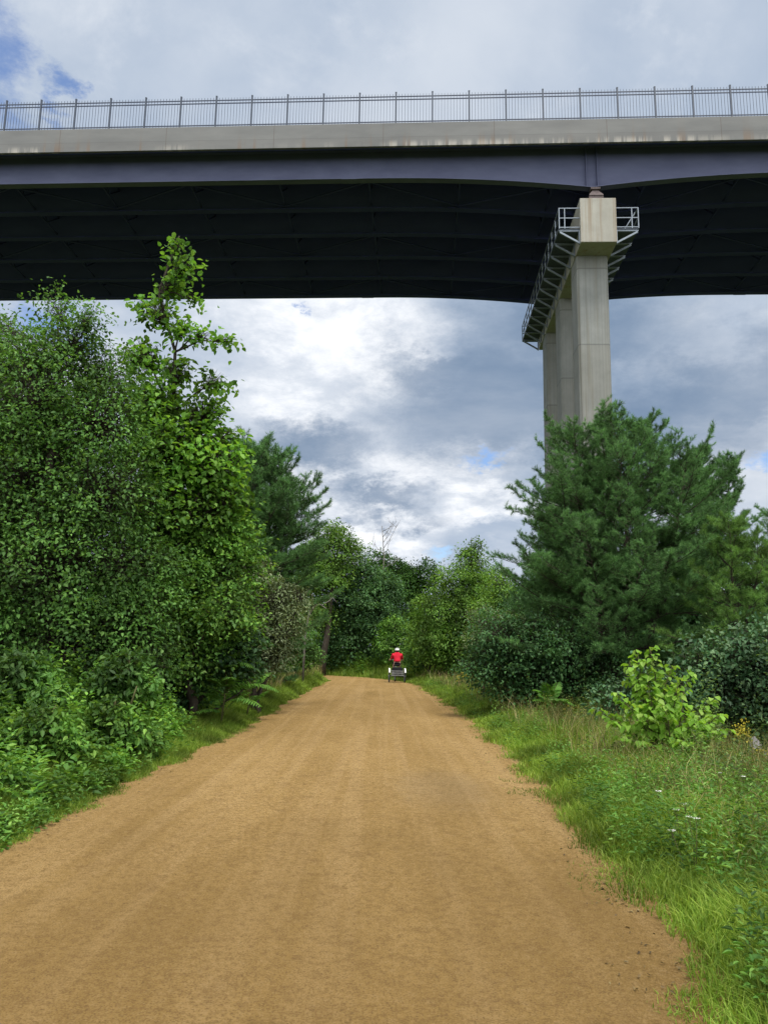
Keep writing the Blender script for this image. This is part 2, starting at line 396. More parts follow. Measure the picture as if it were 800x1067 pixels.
def path_dist(x, y):
    """signed distance to the path outline, positive outside"""
    p = np.stack([x, y], -1); ins = np.zeros(x.shape, bool); dm = np.full(x.shape, 1e9)
    n = len(POLY)
    for i in range(n):
        a = POLY[i]; b = POLY[(i + 1) % n]; ab = b - a
        tt = np.clip(((p - a) @ ab) / (ab @ ab), 0, 1)
        dm = np.minimum(dm, np.linalg.norm(p - a - tt[..., None] * ab, axis=-1))
        cond = ((a[1] > y) != (b[1] > y))
        xx = a[0] + (y - a[1]) / (b[1] - a[1] + 1e-12) * ab[0]
        ins ^= cond & (x < xx)
    return np.where(ins, -dm, dm)
def hgt(x, y):
    x = np.asarray(x, float); y = np.asarray(y, float)
    d = np.clip(path_dist(x, y), 0, 8)
    k = np.clip((d - .3) / 2.5, 0, 1)
    h = k * (.22 * (fbm(x, y, .35) - .5) + .05)
    right = np.clip((x - 3.2) / 4, 0, 1) * np.clip((45 - y) / 10, 0, 1)
    return h - .28 * right - .012

def grid(xs, ys):
    X, Y = np.meshgrid(xs, ys); n, m = len(xs), len(ys)
    V = np.c_[X.ravel(), Y.ravel(), hgt(X.ravel(), Y.ravel())]
    i = np.arange(m - 1)[:, None] * n + np.arange(n - 1)[None, :]
    return V, np.stack([i, i + 1, i + 1 + n, i + n], -1).reshape(-1, 4)
xs = np.r_[-900, -400, -200, -100, np.arange(-60, -14, 3.), np.arange(-14, 14, .3), np.arange(14, 60, 3.), 60, 100, 200, 400, 900]
ys = np.r_[-400, -150, -60, -25, np.arange(-10, 2, 1.), np.arange(2, 24, .3), np.arange(24, 60, 1.), 60, 70, 85, 110, 160, 260, 500, 1200]
V, Fc = grid(xs, ys)
tag(link('ground', np_mesh('ground', V, Fc, M['ground'], True)), kind='structure')
# the path sheet, its sandy shoulder running a little way under the grass
NC = 24; ctr = (L2 + R2) / 2; hv = (R2 - L2) / 2
side = np.linspace(-1, 1, NC); V = []
for i in range(NPTH):
    w = np.linalg.norm(hv[i]); e = 1 + .38 / w
    p = ctr[i][None, :] + hv[i][None, :] * (side * e)[:, None]
    V.append(np.c_[p, np.zeros(NC)])
V = np.concatenate(V)
V[:, 2] = .004 + .014 * (fbm(V[:, 0], V[:, 1], .8) - .5) * 1.0 + .008
edge = np.tile(np.abs(side), NPTH); V[:, 2] += .012 * (1 - edge ** 2) 
i = np.arange(NPTH - 1)[:, None] * NC + np.arange(NC - 1)[None, :]
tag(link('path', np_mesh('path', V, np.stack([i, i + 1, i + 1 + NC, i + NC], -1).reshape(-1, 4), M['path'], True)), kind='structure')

# ------------------------------------------------------------------ leaves
def leaf_arrays(rng, P, A, N, Ln, W, full=False):
    n = len(P); A = nrm(A); S = nrm(np.cross(N, A)); N = np.cross(A, S)
    Ln = np.broadcast_to(Ln, (n,))[:, None]; W = np.broadcast_to(W, (n,))[:, None]
    fold = (.10 + .25 * rng.random((n, 1))) * W; droop = (rng.random((n, 1)) * .3) * Ln
    if not full:
        V = np.stack([P, P + .42 * Ln * A - .5 * W * S + fold * N, P + Ln * A - droop * N, P + .42 * Ln * A + .5 * W * S + fold * N], 1)
        return V.reshape(-1, 3), (np.arange(n)[:, None] * 4 + np.arange(4)[None, :])
    V = np.stack([P, P + .25 * Ln * A - .46 * W * S + fold * N, P + .62 * Ln * A - .42 * W * S + fold * N - .3 * droop * N,
                  P + Ln * A - droop * N,
                  P + .62 * Ln * A + .42 * W * S + fold * N - .3 * droop * N, P + .25 * Ln * A + .46 * W * S + fold * N], 1)
    b = np.arange(n)[:, None] * 6
    return V.reshape(-1, 3), np.concatenate([b + np.array([[0, 1, 2, 3]]), b + np.array([[0, 3, 4, 5]])])

def lobes_px(lst, Y):
    out = []
    for q in lst:
        px, py, r = q[:3]; dy = q[3] if len(q) > 3 else 0.; sz = q[4] if len(q) > 4 else 1.
        Z = Y + dy; out.append((at(px, py, Z), r * Z / F * np.array([1, 1.0, sz])))
    return out

def make_tree(name, label, cat, base, lobes, nleaf, leaf, mat, seed, bark='bark', r0=.12, top=None, group=None,
              full=False, clump=.25, twigs=26, stems=1, up=.9, crown='crown', sparse=False, wood='trunk', droop=0.):
    rng = np.random.default_rng(seed)
    base = np.array([base[0], base[1], float(hgt(base[0], base[1]))])
    root = empty(name, base, label=label, cat=cat, group=group)
    cs = np.array([c for c, r in lobes]); rs = np.array([r for c, r in lobes])
    if top is None:
        k = cs[:, 2].argmax(); top = cs[k] + np.array([0, 0, rs[k][2] * .6])
    mb = MB(); npt = 9
    tr = []
    for s in range(stems):
        tp = top if s == 0 else cs[rng.integers(len(cs))] + rng.normal(0, .2, 3)
        tt = np.linspace(0, 1, npt)[:, None]
        b = base + (np.r_[rng.normal(0, .15, 2), 0] if s else 0) - np.array([0, 0, .05])
        p = b + (tp - b) * tt; p[1:-1, :2] += rng.normal(0, .02 * np.linalg.norm(tp - b), (npt - 2, 2))
        rr = r0 * (1 - tt[:, 0]) ** .8 + .012; rr = rr * (1 if s == 0 else .7)
        mb.tube(p, rr, 7); tr.append((p, rr))
    S_, E_, LB = [], [], []
    vol = np.prod(rs, axis=1) ** (2 / 3); nt = np.maximum(5, (twigs * len(lobes) * vol / vol.sum())).astype(int)
    for li, (c, r) in enumerate(lobes):
        p, rr = tr[rng.integers(len(tr))]
        hd = np.linalg.norm(p[:, :2] - c[:2], axis=1)
        k = np.argmin(np.abs(p[:, 2] - (c[2] - .75 * hd - .2 * r[2])) + 1e-3 * np.arange(npt)); k = min(k, npt - 2)
        a = p[k]; mid = (a + c) / 2 + np.array([0, 0, .12 * np.linalg.norm(c - a)]) + rng.normal(0, .06 * np.linalg.norm(c - a), 3)
        q = np.array([a, (a * 2 + mid) / 3 + rng.normal(0, .02, 3), mid, (mid + c) / 2 + rng.normal(0, .03, 3), c])
        rl = min(rr[k] * .7, .02 + .012 * np.linalg.norm(c - a)); mb.tube(q, np.linspace(rl, .008, 5), 5)
        for j in range(nt[li]):
            f = rng.random() * .65 + .35; s = q[2] + (q[4] - q[2]) * f + rng.normal(0, .02, 3)
            v = nrm(rng.normal(0, 1, 3)); v[2] = v[2] * .9 + .15
            e = c + v * r * (.55 + .5 * rng.random() ** .7)
            S_.append(s); E_.append(e); LB.append(li)
            m_ = (s + e) / 2 + np.array([0, 0, .06 * np.linalg.norm(e - s)]); mb.tube([s, m_, e], [.006, .004, .002], 3, False)
    S_ = np.array(S_); E_ = np.array(E_); LB = np.array(LB)
    tl = np.linalg.norm(E_ - S_, axis=1)
    n1 = int(nleaf * (.26 if not sparse else .5)); n2 = nleaf - n1
    wt = tl / tl.sum(); i1 = rng.choice(len(S_), n1, p=wt); t1 = .25 + .8 * rng.random(n1) ** .8
    P1 = S_[i1] + (E_[i1] - S_[i1]) * t1[:, None] + rng.normal(0, 1, (n1, 3)) * (.12 * tl[i1] + .02)[:, None] * (.5 if sparse else 1)
    # sprays round the twig ends; each spray a flattened, tilted cluster
    gw = rng.gamma(.55, 1., len(S_)) + .04; i2 = rng.choice(len(S_), n2, p=gw / gw.sum()); sz = (clump * (.6 + .8 * rng.random(len(S_))))[i2]
    o = rng.normal(0, 1, (n2, 3)) * np.array([1, 1, .42]) * sz[:, None] * .6
    out2 = nrm(E_[i2] - cs[LB[i2]])
    o[:, 2] -= .35 * np.linalg.norm(o[:, :2], axis=1)
    P2 = E_[i2] + o
    P = np.r_[P1, P2]; ii = np.r_[i1, i2]
    out = nrm(P - cs[LB[ii]] + rng.normal(0, .05, P.shape))
    A = nrm(out * np.array([1, 1, .3]) * .8 + rng.normal(0, .65, P.shape) + np.array([0, 0, -.25 - droop]))
    N = nrm(np.array([0, 0, 1.]) * up + out * .55 + rng.normal(0, .45, P.shape))
    Ln = leaf[0] * (.65 + .7 * rng.random(len(P))); W = Ln * leaf[1] * (.85 + .3 * rng.random(len(P)))
    gz = hgt(P[:, 0], P[:, 1]) if P[:, 2].min() < 1.5 else None
    if gz is not None:
        kp = P[:, 2] > gz + .03; P, A, N, Ln, W = P[kp], A[kp], N[kp], Ln[kp], W[kp]
    V, Fc = leaf_arrays(rng, P, A, N, Ln, W, full)
    link(wood, mb.mesh(wood, M[bark], True, base), root)
    link(crown, np_mesh(crown, V - base, Fc, M[mat]), root)
    return root

def make_pine(name, label, base, H, R, seed, mat='needle', whorl=.5, lean=(0, 0), prof=1.5, leaders=2, nn=38, nl=.092, group=None, low=.06, cat='pine tree', wid=.0075, nbr=6, lead=()):
    rng = np.random.default_rng(seed); base = np.array([base[0], base[1], float(hgt(base[0], base[1]))])
    root = empty(name, base, label=label, cat=cat, group=group); mb = MB(); SP, SD, SL = [], [], []
    def shoots(p, d, ln, n):
        for q in range(n):
            f = .25 + .75 * (q + rng.random()) / n
            v = nrm(d + rng.normal(0, .55, 3) + np.array([0, 0, .4]))
            SP.append(p + d * ln * f); SD.append(v); SL.append(.06 + .09 * rng.random())
    trunks = [(base.copy(), base + np.array([lean[0], lean[1], H]), 1.0, low)]
    for dx, dy, fr in lead:
        b = base + np.array([dx * .4, dy * .4, H * .22]); trunks.append((b, base + np.array([dx, dy, H * fr]), .75, .2))
    for k in range(leaders - 1):
        az = rng.random() * 2 * pi; b = base + np.array([0, 0, H * (.25 + .15 * rng.random())])
        trunks.append((b, base + np.array([lean[0] + cos(az) * R * .36, lean[1] + sin(az) * R * .36, H * (.84 + .12 * rng.random())]), .7, .3))
    for b, tp, sc, lo in trunks:
        tt = np.linspace(0, 1, 8)[:, None]; p = b + (tp - b) * tt; p[1:-1] += rng.normal(0, .05, (6, 3))
        mb.tube(p, (.035 * H * .5 * (1 - tt[:, 0]) + .012) * sc, 7); HH = tp[2] - b[2]
        zz = lo * HH
        while zz < HH * .97:
            f = zz / HH; hf = (b[2] + zz - base[2]) / H
            c = b + (tp - b) * f
            Lb = sc * R * (max(0., 1 - hf ** prof)) ** .8 + .30
            el0 = radians(1 + 50 * hf ** 1.8)
            a0 = rng.random() * 7
            for k in range(nbr + 3 * (hf < .42)):
                az = a0 + 2 * pi * k / nbr + rng.normal(0, .2); ln = Lb * (.45 + .62 * rng.random()); el = el0 + rng.normal(0, .12)
                d = np.array([cos(az) * cos(el), sin(az) * cos(el), sin(el)])
                pts = [c]; m = 6; dd = d.copy()
                for s in range(m):
                    dd = nrm(dd + np.array([0, 0, .07 + (.05 if s > 3 else -.03)]) + rng.normal(0, .04, 3)); pts.append(pts[-1] + dd * ln / m)
                pts = np.array(pts); mb.tube(pts, np.linspace(.008 + .005 * ln, .003, m + 1), 4, False)
                nsb = int(5 + 6 * ln)
                for s in range(nsb):
                    g = .22 + .78 * (s + rng.random() * .8) / nsb; x = g * m; i0 = min(int(x), m - 1); q = pts[i0] + (pts[i0 + 1] - pts[i0]) * (x - i0)
                    ax = nrm(pts[i0 + 1] - pts[i0]); sd = nrm(np.cross(ax, (0, 0, 1.))) * (1 if s % 2 else -1)
                    v = nrm(ax * .75 + sd * (.7 + .3 * rng.random()) + np.array([0, 0, .18]) + rng.normal(0, .12, 3))
                    l2 = max(.16, ln * .34 * (1.15 - g)) * (.7 + .6 * rng.random())
                    mb.tube([q, q + v * l2], [.006, .003], 3, False)
                    shoots(q, v, l2, int(2 + 7 * l2))
                shoots(pts[-2], nrm(pts[-1] - pts[-2]), ln / m, 4)
            zz += whorl * (.75 + .5 * rng.random()) * (1.1 - .45 * f)
        for q in range(14):
            SP.append(tp - np.array([0, 0, .5 * rng.random()])); SD.append(nrm(np.array([0, 0, 1.]) + rng.normal(0, .25, 3))); SL.append(.2)
    SP = np.array(SP); SD = nrm(np.array(SD)); SL = np.array(SL); n = len(SP) * nn
    i = np.repeat(np.arange(len(SP)), nn); t = rng.random(n)
    d = SD[i]; r = rng.normal(0, 1, (n, 3)); r = nrm(r - (r * d).sum(1, keepdims=True) * d)
    a = nrm(d * (.30 + .75 * t[:, None]) + r * (.9 - .3 * t[:, None])); P = SP[i] + d * (SL[i] * t)[:, None]
    ln = nl * (.75 + .4 * rng.random(n)); s = nrm(np.cross(a, rng.normal(0, 1, (n, 3)))) * wid * .5
    V = np.stack([P - s, P + s, P + a * ln[:, None]], 1).reshape(-1, 3)
    link('trunk', mb.mesh('trunk', M['bark'], True, base), root)
    link('crown', np_mesh('crown', V - base, np.arange(n * 3).reshape(-1, 3), M[mat]), root)
    return root

exec_parts = []
# ------------------------------------------------------------------ bridge
YAW = radians(-3.0); O = (-.3, 45.72, 0.)
GRADE = -.006
def zb(u):
    z = 31.66
    for c in (-64.6, 13.4, 91.4):
        d = abs(u - c)
        if d < 14: z -= .86 * (1 - d / 14) ** 2
    return z
US = sorted(set(list(np.arange(-120, 121, 4.)) + list(np.arange(-1, 28.1, .8)) + [13.4]))
bridge = empty('highway_bridge', O, (0, GRADE, YAW), 'long haunched steel girder bridge with concrete edge crossing high overhead', 'bridge')
GV = [0, 3.36, 6.72, 10.08, 13.44, 16.8]
for gi, v in enumerate(GV):
    mb = MB()
    mb.loft([[(u, v - .012, zb(u) + .05), (u, v + .012, zb(u) + .05), (u, v + .012, 33.72), (u, v - .012, 33.72)] for u in US])
    fl = MB(); fl.loft([[(u, v - .26, zb(u)), (u, v + .26, zb(u)), (u, v + .26, zb(u) + .048), (u, v - .26, zb(u) + .048)] for u in US])
    mb.loft([[(u, v - .22, 33.722), (u, v + .22, 33.722), (u, v + .22, 33.76), (u, v - .22, 33.76)] for u in (-120, 120)])
    for u in np.arange(-110, 115, 6.):
        if abs(u - 13.4) > 2: mb.box(u - .01, u + .01, v + .013, v + .2, zb(u) + .052, 33.7)
    for u in (13.05, 13.75):
        mb.box(u - .02, u + .02, v - .24, v - .013, zb(u) + .05, 33.70); mb.box(u - .02, u + .02, v + .013, v + .24, zb(u) + .05, 33.70)
    for u in (-2.2, 29.5, -38):
        mb.box(u - .45, u + .45, v - .028, v - .0125, zb(u) + .12, 33.6); fl.box(u - .5, u + .5, v - .262, v + .262, zb(u) - .022, zb(u) - .001)
    o = mb.build('girder', M['girder'] if gi == 0 else M['deckbottom'], bridge); fl.build('bottom_flange', M['girder'] if gi == 0 else M['soffit'], o)
    if gi == 0: o['label'] = 'purple grey outer girder'
mb = MB(); mb.box(-120, 120, -1.02, 17.8, 33.77, 34.1); mb.build('deck_slab', M['deckbottom'], bridge)
for v0, v1 in ((-1.3, -1.022), (17.802, 18.1)):
    mb = MB(); mb.loft([[(u, v0, 33.22), (u, v1, 33.30), (u, v1, 34.86), (u, v0, 34.88)] for u in (-120, 120)])
    mb.build('parapet', M['parapet'], bridge, bevel=.02)
for u in np.arange(-37, 38, 6.):
    if abs(u - 13.4) < 1.5: continue
    mb = MB()
    for a, b in zip(GV[:-1], GV[1:]):
        z0 = zb(u) + .35; z1 = 33.4; mb.bar((u, a + .05, z1), (u, b - .05, z1), .09); mb.bar((u, a + .05, z0), (u, b - .05, z0), .09)
        mb.bar((u + .02, a + .06, z1 - .06), (u + .02, (a + b) / 2, z0 + .06), .08); mb.bar((u + .02, b - .06, z1 - .06), (u + .02, (a + b) / 2, z0 + .06), .08)
    mb.build('cross_frame', M['soffit'], bridge)
for j, (a, b) in enumerate(zip(GV[:-1], GV[1:])):
    if j % 2 == 0:
        mb = MB()
        for k, u in enumerate(np.arange(-37, 35, 12.)):
            mb.bar((u, a + .3, zb(u) + .16), (u + 6, b - .3, zb(u + 6) + .16), .1); mb.bar((u + 6, b - .3, zb(u + 6) + .16), (u + 12, a + .3, zb(u + 12) + .16), .1)
        mb.build('lateral_bracing', M['soffit'], bridge)
for v in (1.68, 8.4):
    mb = MB(); mb.tube([(-120, v, 33.5), (120, v, 33.5)], .09, 8); mb.build('drain_pipe', M['soffit'], bridge)

fence = empty('picket_fence', O, (0, GRADE, YAW), 'dark metal picket fence along the top of the bridge edge', 'fence')
pm = MB(); pm.box(-.05, .05, -.05, .05, 0, 2.28); pm.box(-.055, .055, -.055, .055, 2.28, 2.32); pm.box(-.09, .09, -.09, .09, 0, .03); pm = pm.mesh('post', M['fence'])
for k in range(-14, 15):
    o = link('post', pm, fence); o.location = (.80 + 2.36 * k, -1.15, 34.88)
for z in (1.98, 1.76, .16):
    mb = MB(); mb.box(-33, 34, -1.175, -1.125, 34.88 + z, 34.88 + z + .055); mb.build('rail', M['fence'], fence)
mb = MB()
for k in range(-14, 15):
    for j in range(1, 12):
        u = .80 + 2.36 * k + 2.36 * j / 12
        mb.box(u - .011, u + .011, -1.161, -1.139, 34.95, 37.08); 
mb.build('pickets', M['fence'], fence)

pier = empty('bridge_pier', O, (0, 0, YAW), 'tall concrete pier of three columns with hammerhead cap and steel catwalks', 'bridge pier')
mb = MB(); mb.loft([[(u, -.5, 26.94), (u, 1.1, 26.94), (u, 17.3, 26.94), (u, 17.3, 29.97), (u, -.5, 29.97)] for u in (12.34, 14.6)])
mb.build('cap', M['cap'], pier, bevel=.04)
for v in (1.2, 7.4, 13.6):
    mb = MB(); c = .12
    sec = lambda z: [(12.4 + c, v, z), (14.4 - c, v, z), (14.4, v + c, z), (14.4, v + 2 - c, z), (14.4 - c, v + 2, z), (12.4 + c, v + 2, z), (12.4, v + 2 - c, z), (12.4, v + c, z)]
    mb.loft([sec(-.8), sec(26.938)]); mb.build('column', M['column'], pier)
for v in GV:
    mb = MB(); mb.box(12.95, 13.85, v - .42, v + .42, 29.972, 30.2); zt = 30.78 + .006 * 13.4
    mb.loft([[(13.4 - a, v - a, z), (13.4 + a, v - a, z), (13.4 + a, v + a, z), (13.4 - a, v + a, z)] for a, z in ((.46, 30.202), (.42, 30.30), (.20, 30.66), (.20, 30.72), (.30, 30.73), (.30, zt))])
    mb.build('bearing', M['bearing'], pier)
for s, ui, uo, vend in ((-1, 12.337, 11.05, 17.9), (1, 14.603, 16.0, 17.9)):
    mb = MB(); a, b = min(ui, uo), max(ui, uo); mb.box(a, b, -.3, vend, 27.92, 27.97)
    wk = mb.build('catwalk', M['grate'], pier); wk['label'] = 'steel catwalk along the cap'
    mb = MB()
    vs_ = np.arange(-.3, vend + .05, 1.4)
    for v in vs_:
        mb.box(uo - .03, uo + .03, v - .03, v + .03, 27.98, 29.4)
    for z in (28.06, 28.7, 29.38):
        mb.box(uo - .028, uo + .028, -.32, vend, z - .03 if z > 28.1 else z - .08, z + .03)
        for ve in (-.3, vend): mb.bar((ui, ve, z), (uo, ve, z), .055)
    mb.box((ui + uo) / 2 + .3 * s - .03, (ui + uo) / 2 + .3 * s + .03, -.33, -.27, 27.98, 29.38)
    if s > 0: mb.bar((15.2, .2, 28.1), (15.95, .2, 29.35), .06)
    mb.build('railing', M['galv'], wk)
    for v in np.arange(-.2, vend, 1.6):
        mb = MB(); mb.bar((ui, v, 27.86), (uo, v, 27.86), .12, .1); mb.bar((uo - s * .05, v, 27.78), (ui + s * .04, v, 27.05), .11, .11); mb.box(min(ui, ui + s * .07), max(ui, ui + s * .07), v - .09, v + .09, 26.97, 27.9)
        mb.build('bracket', M['galv'], wk)

# ------------------------------------------------------------------ trees
def g(px, Y): p = at(px, 640, Y); return (p[0], p[1])
# --- left wall of trees
make_tree('vine_covered_tree', 'broad tree hung with vines at the far left, two leafy leader shoots on top', 'tree', g(50, 13.2),
    lobes_px([(40, 430, 75), (105, 445, 55), (25, 375, 42, .3), (75, 365, 38), (110, 395, 40, .4), (20, 520, 85), (110, 520, 62), (60, 600, 85), (135, 590, 45), (130, 655, 42), (75, 670, 70), (-30, 450, 80, .5), (-50, 570, 95), (-20, 660, 80), (150, 640, 42, .2), (165, 600, 36, .4), (150, 690, 40), (58, 322, 17, 0, 1.7), (94, 335, 16, 0, 1.6), (5, 345, 15, 0, 1.5)], 13.2),
    78000, (.070, .62), 'vine', 11, r0=.13, twigs=430, clump=.30, top=at(60, 330, 13.2), full=True)
make_tree('maple_sapling', 'tall slender bright green maple whose tip rises against the dark underside of the bridge', 'tree', g(172, 14.5),
    lobes_px([(184, 258, 10, 0, 1.5), (193, 283, 16), (176, 300, 14, 0, .8), (203, 312, 9), (166, 328, 20), (150, 318, 9), (190, 345, 15), (212, 352, 13), (236, 356, 12, 0, .6), (148, 375, 24), (182, 390, 20), (224, 398, 14), (160, 430, 38), (212, 435, 26), (240, 455, 12), (180, 480, 50), (222, 490, 38), (165, 540, 48), (214, 545, 42, .2), (240, 520, 22)], 14.5),
    10500, (.115, .72), 'maple', 12, r0=.06, twigs=330, clump=.22, top=at(187, 246, 14.5), sparse=True, full=True)
make_tree('oak_tree', 'shaded green tree behind the vine covered tree on the left', 'tree', g(10, 19),
    lobes_px([(-30, 420, 95), (60, 460, 75), (130, 500, 70), (-60, 540, 110), (40, 560, 90), (130, 590, 75), (180, 610, 60), (30, 660, 90), (150, 670, 60), (-10, 365, 40)], 19),
    26000, (.13, .6), 'vine', 13, r0=.2, twigs=300, clump=.4)
make_tree('cherry_tree', 'rounded mid green tree between the slender maple and the left pine', 'tree', g(205, 14.9),
    lobes_px([(215, 545, 42), (190, 590, 48), (235, 600, 38), (175, 640, 45), (220, 645, 42), (245, 565, 26), (200, 680, 40), (235, 640, 30, -.6)], 14.9),
    26000, (.085, .55), 'bush', 14, r0=.09, twigs=220, clump=.28)
make_pine('white_pine', 'dark white pine on the left of the path with tips reaching toward the centre sky', g(250, 20.5), 6.9, 2.6, 21, leaders=1, low=.2, nn=38, prof=2.4, nbr=7, lead=((.75, 0, 1.0), (1.3, -.2, .84), (.3, -.8, .93)))
make_pine('white_pine', 'lower soft needled pine half hidden behind the grey leaved shrub on the left', g(278, 26), 6.4, 1.5, 22, leaders=1, nn=38)
make_tree('autumn_olive', 'silvery grey green shrub at the left path edge below the pine', 'shrub', g(272, 18.2),
    lobes_px([(285, 628, 26), (305, 645, 17), (268, 605, 24), (258, 650, 30), (290, 662, 22), (312, 622, 12), (270, 675, 24), (288, 684, 18), (268, 692, 20), (250, 690, 22)], 18.2),
    14000, (.075, .4), 'olive', 15, r0=.05, stems=4, twigs=170, clump=.2, wood='stem')
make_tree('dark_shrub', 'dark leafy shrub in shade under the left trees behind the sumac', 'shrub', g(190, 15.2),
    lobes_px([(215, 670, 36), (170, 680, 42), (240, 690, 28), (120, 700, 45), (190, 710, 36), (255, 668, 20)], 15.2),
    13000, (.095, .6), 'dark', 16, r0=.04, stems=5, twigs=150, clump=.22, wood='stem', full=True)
# --- centre
make_tree('ash_tree', 'pale green tree rising beyond the bend just left of centre', 'tree', g(338, 43),
    lobes_px([(347, 556, 15), (332, 578, 20), (362, 572, 15), (322, 606, 22), (345, 596, 18), (325, 640, 18)], 43),
    19000, (.14, .55), 'light', 31, r0=.2, twigs=170, clump=.6)
make_tree('round_oak', 'dense dark rounded tree standing at the left of the path bend', 'tree', g(368, 45),
    lobes_px([(365, 592, 20), (385, 609, 22), (352, 618, 20), (400, 618, 20), (372, 635, 30), (345, 650, 22), (395, 650, 25), (365, 672, 24), (408, 612, 12), (340, 680, 16), (395, 680, 16)], 45),
    34000, (.14, .6), 'oak', 32, r0=.22, twigs=210, clump=.5)
make_tree('tall_oak', 'airy dark treetop on the skyline above the rider', 'tree', g(415, 62),
    lobes_px([(396, 584, 13), (412, 594, 12), (430, 597, 11), (446, 590, 9), (420, 610, 20), (440, 615, 18), (400, 610, 18), (425, 640, 28), (455, 600, 8)], 62),
    18000, (.19, .6), 'mid', 33, r0=.25, twigs=130, clump=.6)
make_tree('birch_tree', 'light green pointed birch right of the rider', 'tree', g(490, 38),
    lobes_px([(491, 572, 9, 0, 1.6), (490, 592, 20), (480, 615, 28), (508, 618, 26), (462, 640, 30), (495, 645, 34), (520, 650, 28), (450, 668, 26), (480, 675, 28)], 38),
    42000, (.125, .55), 'light', 34, r0=.12, twigs=260, clump=.4, top=at(491, 560, 38))
make_tree('birch_tree', 'smaller light green tree leaning against the right of the pointed birch', 'tree', g(528, 32),
    lobes_px([(520, 610, 18), (535, 630, 24), (515, 640, 22), (545, 655, 24), (510, 668, 22)], 32), 9000, (.12, .5), 'light', 35, r0=.09, twigs=120, clump=.32)
make_tree('young_tree', 'bright yellow green young tree right behind the rider', 'tree', g(412, 43),
    lobes_px([(412, 655, 14), (425, 668, 16), (405, 672, 14), (436, 660, 13), (418, 684, 16)], 43), 9000, (.12, .55), 'bush', 36, r0=.07, twigs=80, clump=.3)
make_tree('grey_shrub', 'dull green shrub behind the right verge beyond the rider', 'shrub', g(450, 40),
    lobes_px([(445, 672, 18), (462, 680, 18), (478, 688, 18), (432, 686, 12)], 40), 6500, (.14, .5), 'mid', 37, r0=.06, stems=4, twigs=90, clump=.3, wood='stem')
def bare(name, label, base, pts, seed, r0=.09, nb=9):
    rng = np.random.default_rng(seed); b = np.array([base[0], base[1], float(hgt(*base))]); root = empty(name, b, label=label, cat='dead tree')
    mb = MB(); pts = np.array([b] + pts); mb.tube(pts, np.linspace(r0, .02, len(pts)), 6); mb.build('trunk', M['pale'], root, True, off=b)
    H = np.linalg.norm(pts[-1] - b)
    for k in range(nb):
        f = .45 + .55 * k / nb; x = f * (len(pts) - 1); i0 = min(int(x), len(pts) - 2); p = pts[i0] + (pts[i0 + 1] - pts[i0]) * (x - i0)
        d = nrm(np.r_[rng.normal(0, 1, 2), .7]); l = H * (.10 + .1 * rng.random()); mb = MB()
        q = [p, p + d * l * .5 + np.array([0, 0, .05 * l]), p + d * l + np.array([0, 0, .25 * l])]; mb.tube(q, [.022, .015, .008], 5)
        for j in range(3):
            s = np.array(q[1]) + (np.array(q[2]) - q[1]) * rng.random(); mb.tube([s, s + nrm(rng.normal(0, 1, 3) + np.array([0, 0, .8])) * l * .45], [.011, .006], 4)
        mb.build('branch', M['pale'], root, True, off=b)
bare('dead_tree', 'bare pale trunk of a dead tree standing among the green trees left of the bend', g(341, 46.5), [at(341, 640, 46.5), at(340, 600, 46.5), at(342, 563, 46.5)], 41, .08, 4)
bare('dead_tree', 'leafless grey treetop poking above the dark rounded tree', g(398, 52), [at(398, 620, 52), at(400, 580, 52), at(398, 548, 52)], 42, .06, 9)
bare('dead_tree', 'broken arching pale branch hanging out of the left shrubs', g(318, 30), [at(318, 660, 30), at(322, 640, 30), at(331, 628, 30), at(340, 634, 30)], 43, .05, 4)
# --- right
make_pine('white_pine', 'broad bushy white pine in front of the bridge pier', g(640, 19.5), 7.9, 3.4, 51, leaders=1, nn=40, prof=2.0, nbr=6, whorl=.56, low=.02, lead=((-1.0, -.2, .93), (-1.3, .1, .74), (.9, .2, .98), (1.9, -.3, .84), (.2, -1.0, .86)))
make_pine('white_pine', 'white pine right of the broad pine with slanting upper tips', g(735, 21.5), 7.5, 2.6, 52, leaders=3, nn=38, prof=1.6)
make_pine('pitch_pine', 'yellower green low pine at the right edge behind the poplar sapling', g(765, 17.2), 4.7, 2.0, 53, mat='needle2', leaders=2, nn=38)
make_pine('white_pine', 'distant white pine cut by the right edge of the view', g(830, 27), 8.0, 2.8, 54, leaders=2, nn=32)
make_pine('white_pine', 'narrow pine filling the gap behind the broad pine on its left', g(575, 24), 6.2, 2.2, 55, leaders=2, nn=32)
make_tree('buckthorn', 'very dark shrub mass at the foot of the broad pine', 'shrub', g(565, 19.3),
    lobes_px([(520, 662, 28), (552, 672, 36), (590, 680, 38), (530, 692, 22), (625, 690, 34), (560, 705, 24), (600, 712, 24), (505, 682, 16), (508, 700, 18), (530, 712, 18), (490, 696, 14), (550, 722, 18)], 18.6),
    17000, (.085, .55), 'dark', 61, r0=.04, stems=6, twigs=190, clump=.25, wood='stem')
make_tree('olive_shrub', 'grey leaved shrub on the edge of the dark shrubs right of the path', 'shrub', g(505, 23.5),
    lobes_px([(505, 648, 16), (515, 668, 18), (498, 668, 14), (530, 650, 14), (510, 690, 14)], 23.5), 6500, (.08, .42), 'olive', 62, r0=.04, stems=4, twigs=80, clump=.2, wood='stem')
make_tree('alder_shrub', 'grey green broadleaf shrub at the right edge behind the poplar sapling', 'shrub', g(755, 14.6),
    lobes_px([(728, 690, 28), (765, 685, 36), (805, 690, 48), (745, 722, 34), (790, 735, 42), (705, 712, 26), (840, 740, 60), (670, 715, 24), (640, 730, 22)], 14.6),
    15000, (.09, .6), 'greyleaf', 63, r0=.04, stems=6, twigs=190, clump=.22, wood='stem', full=True)

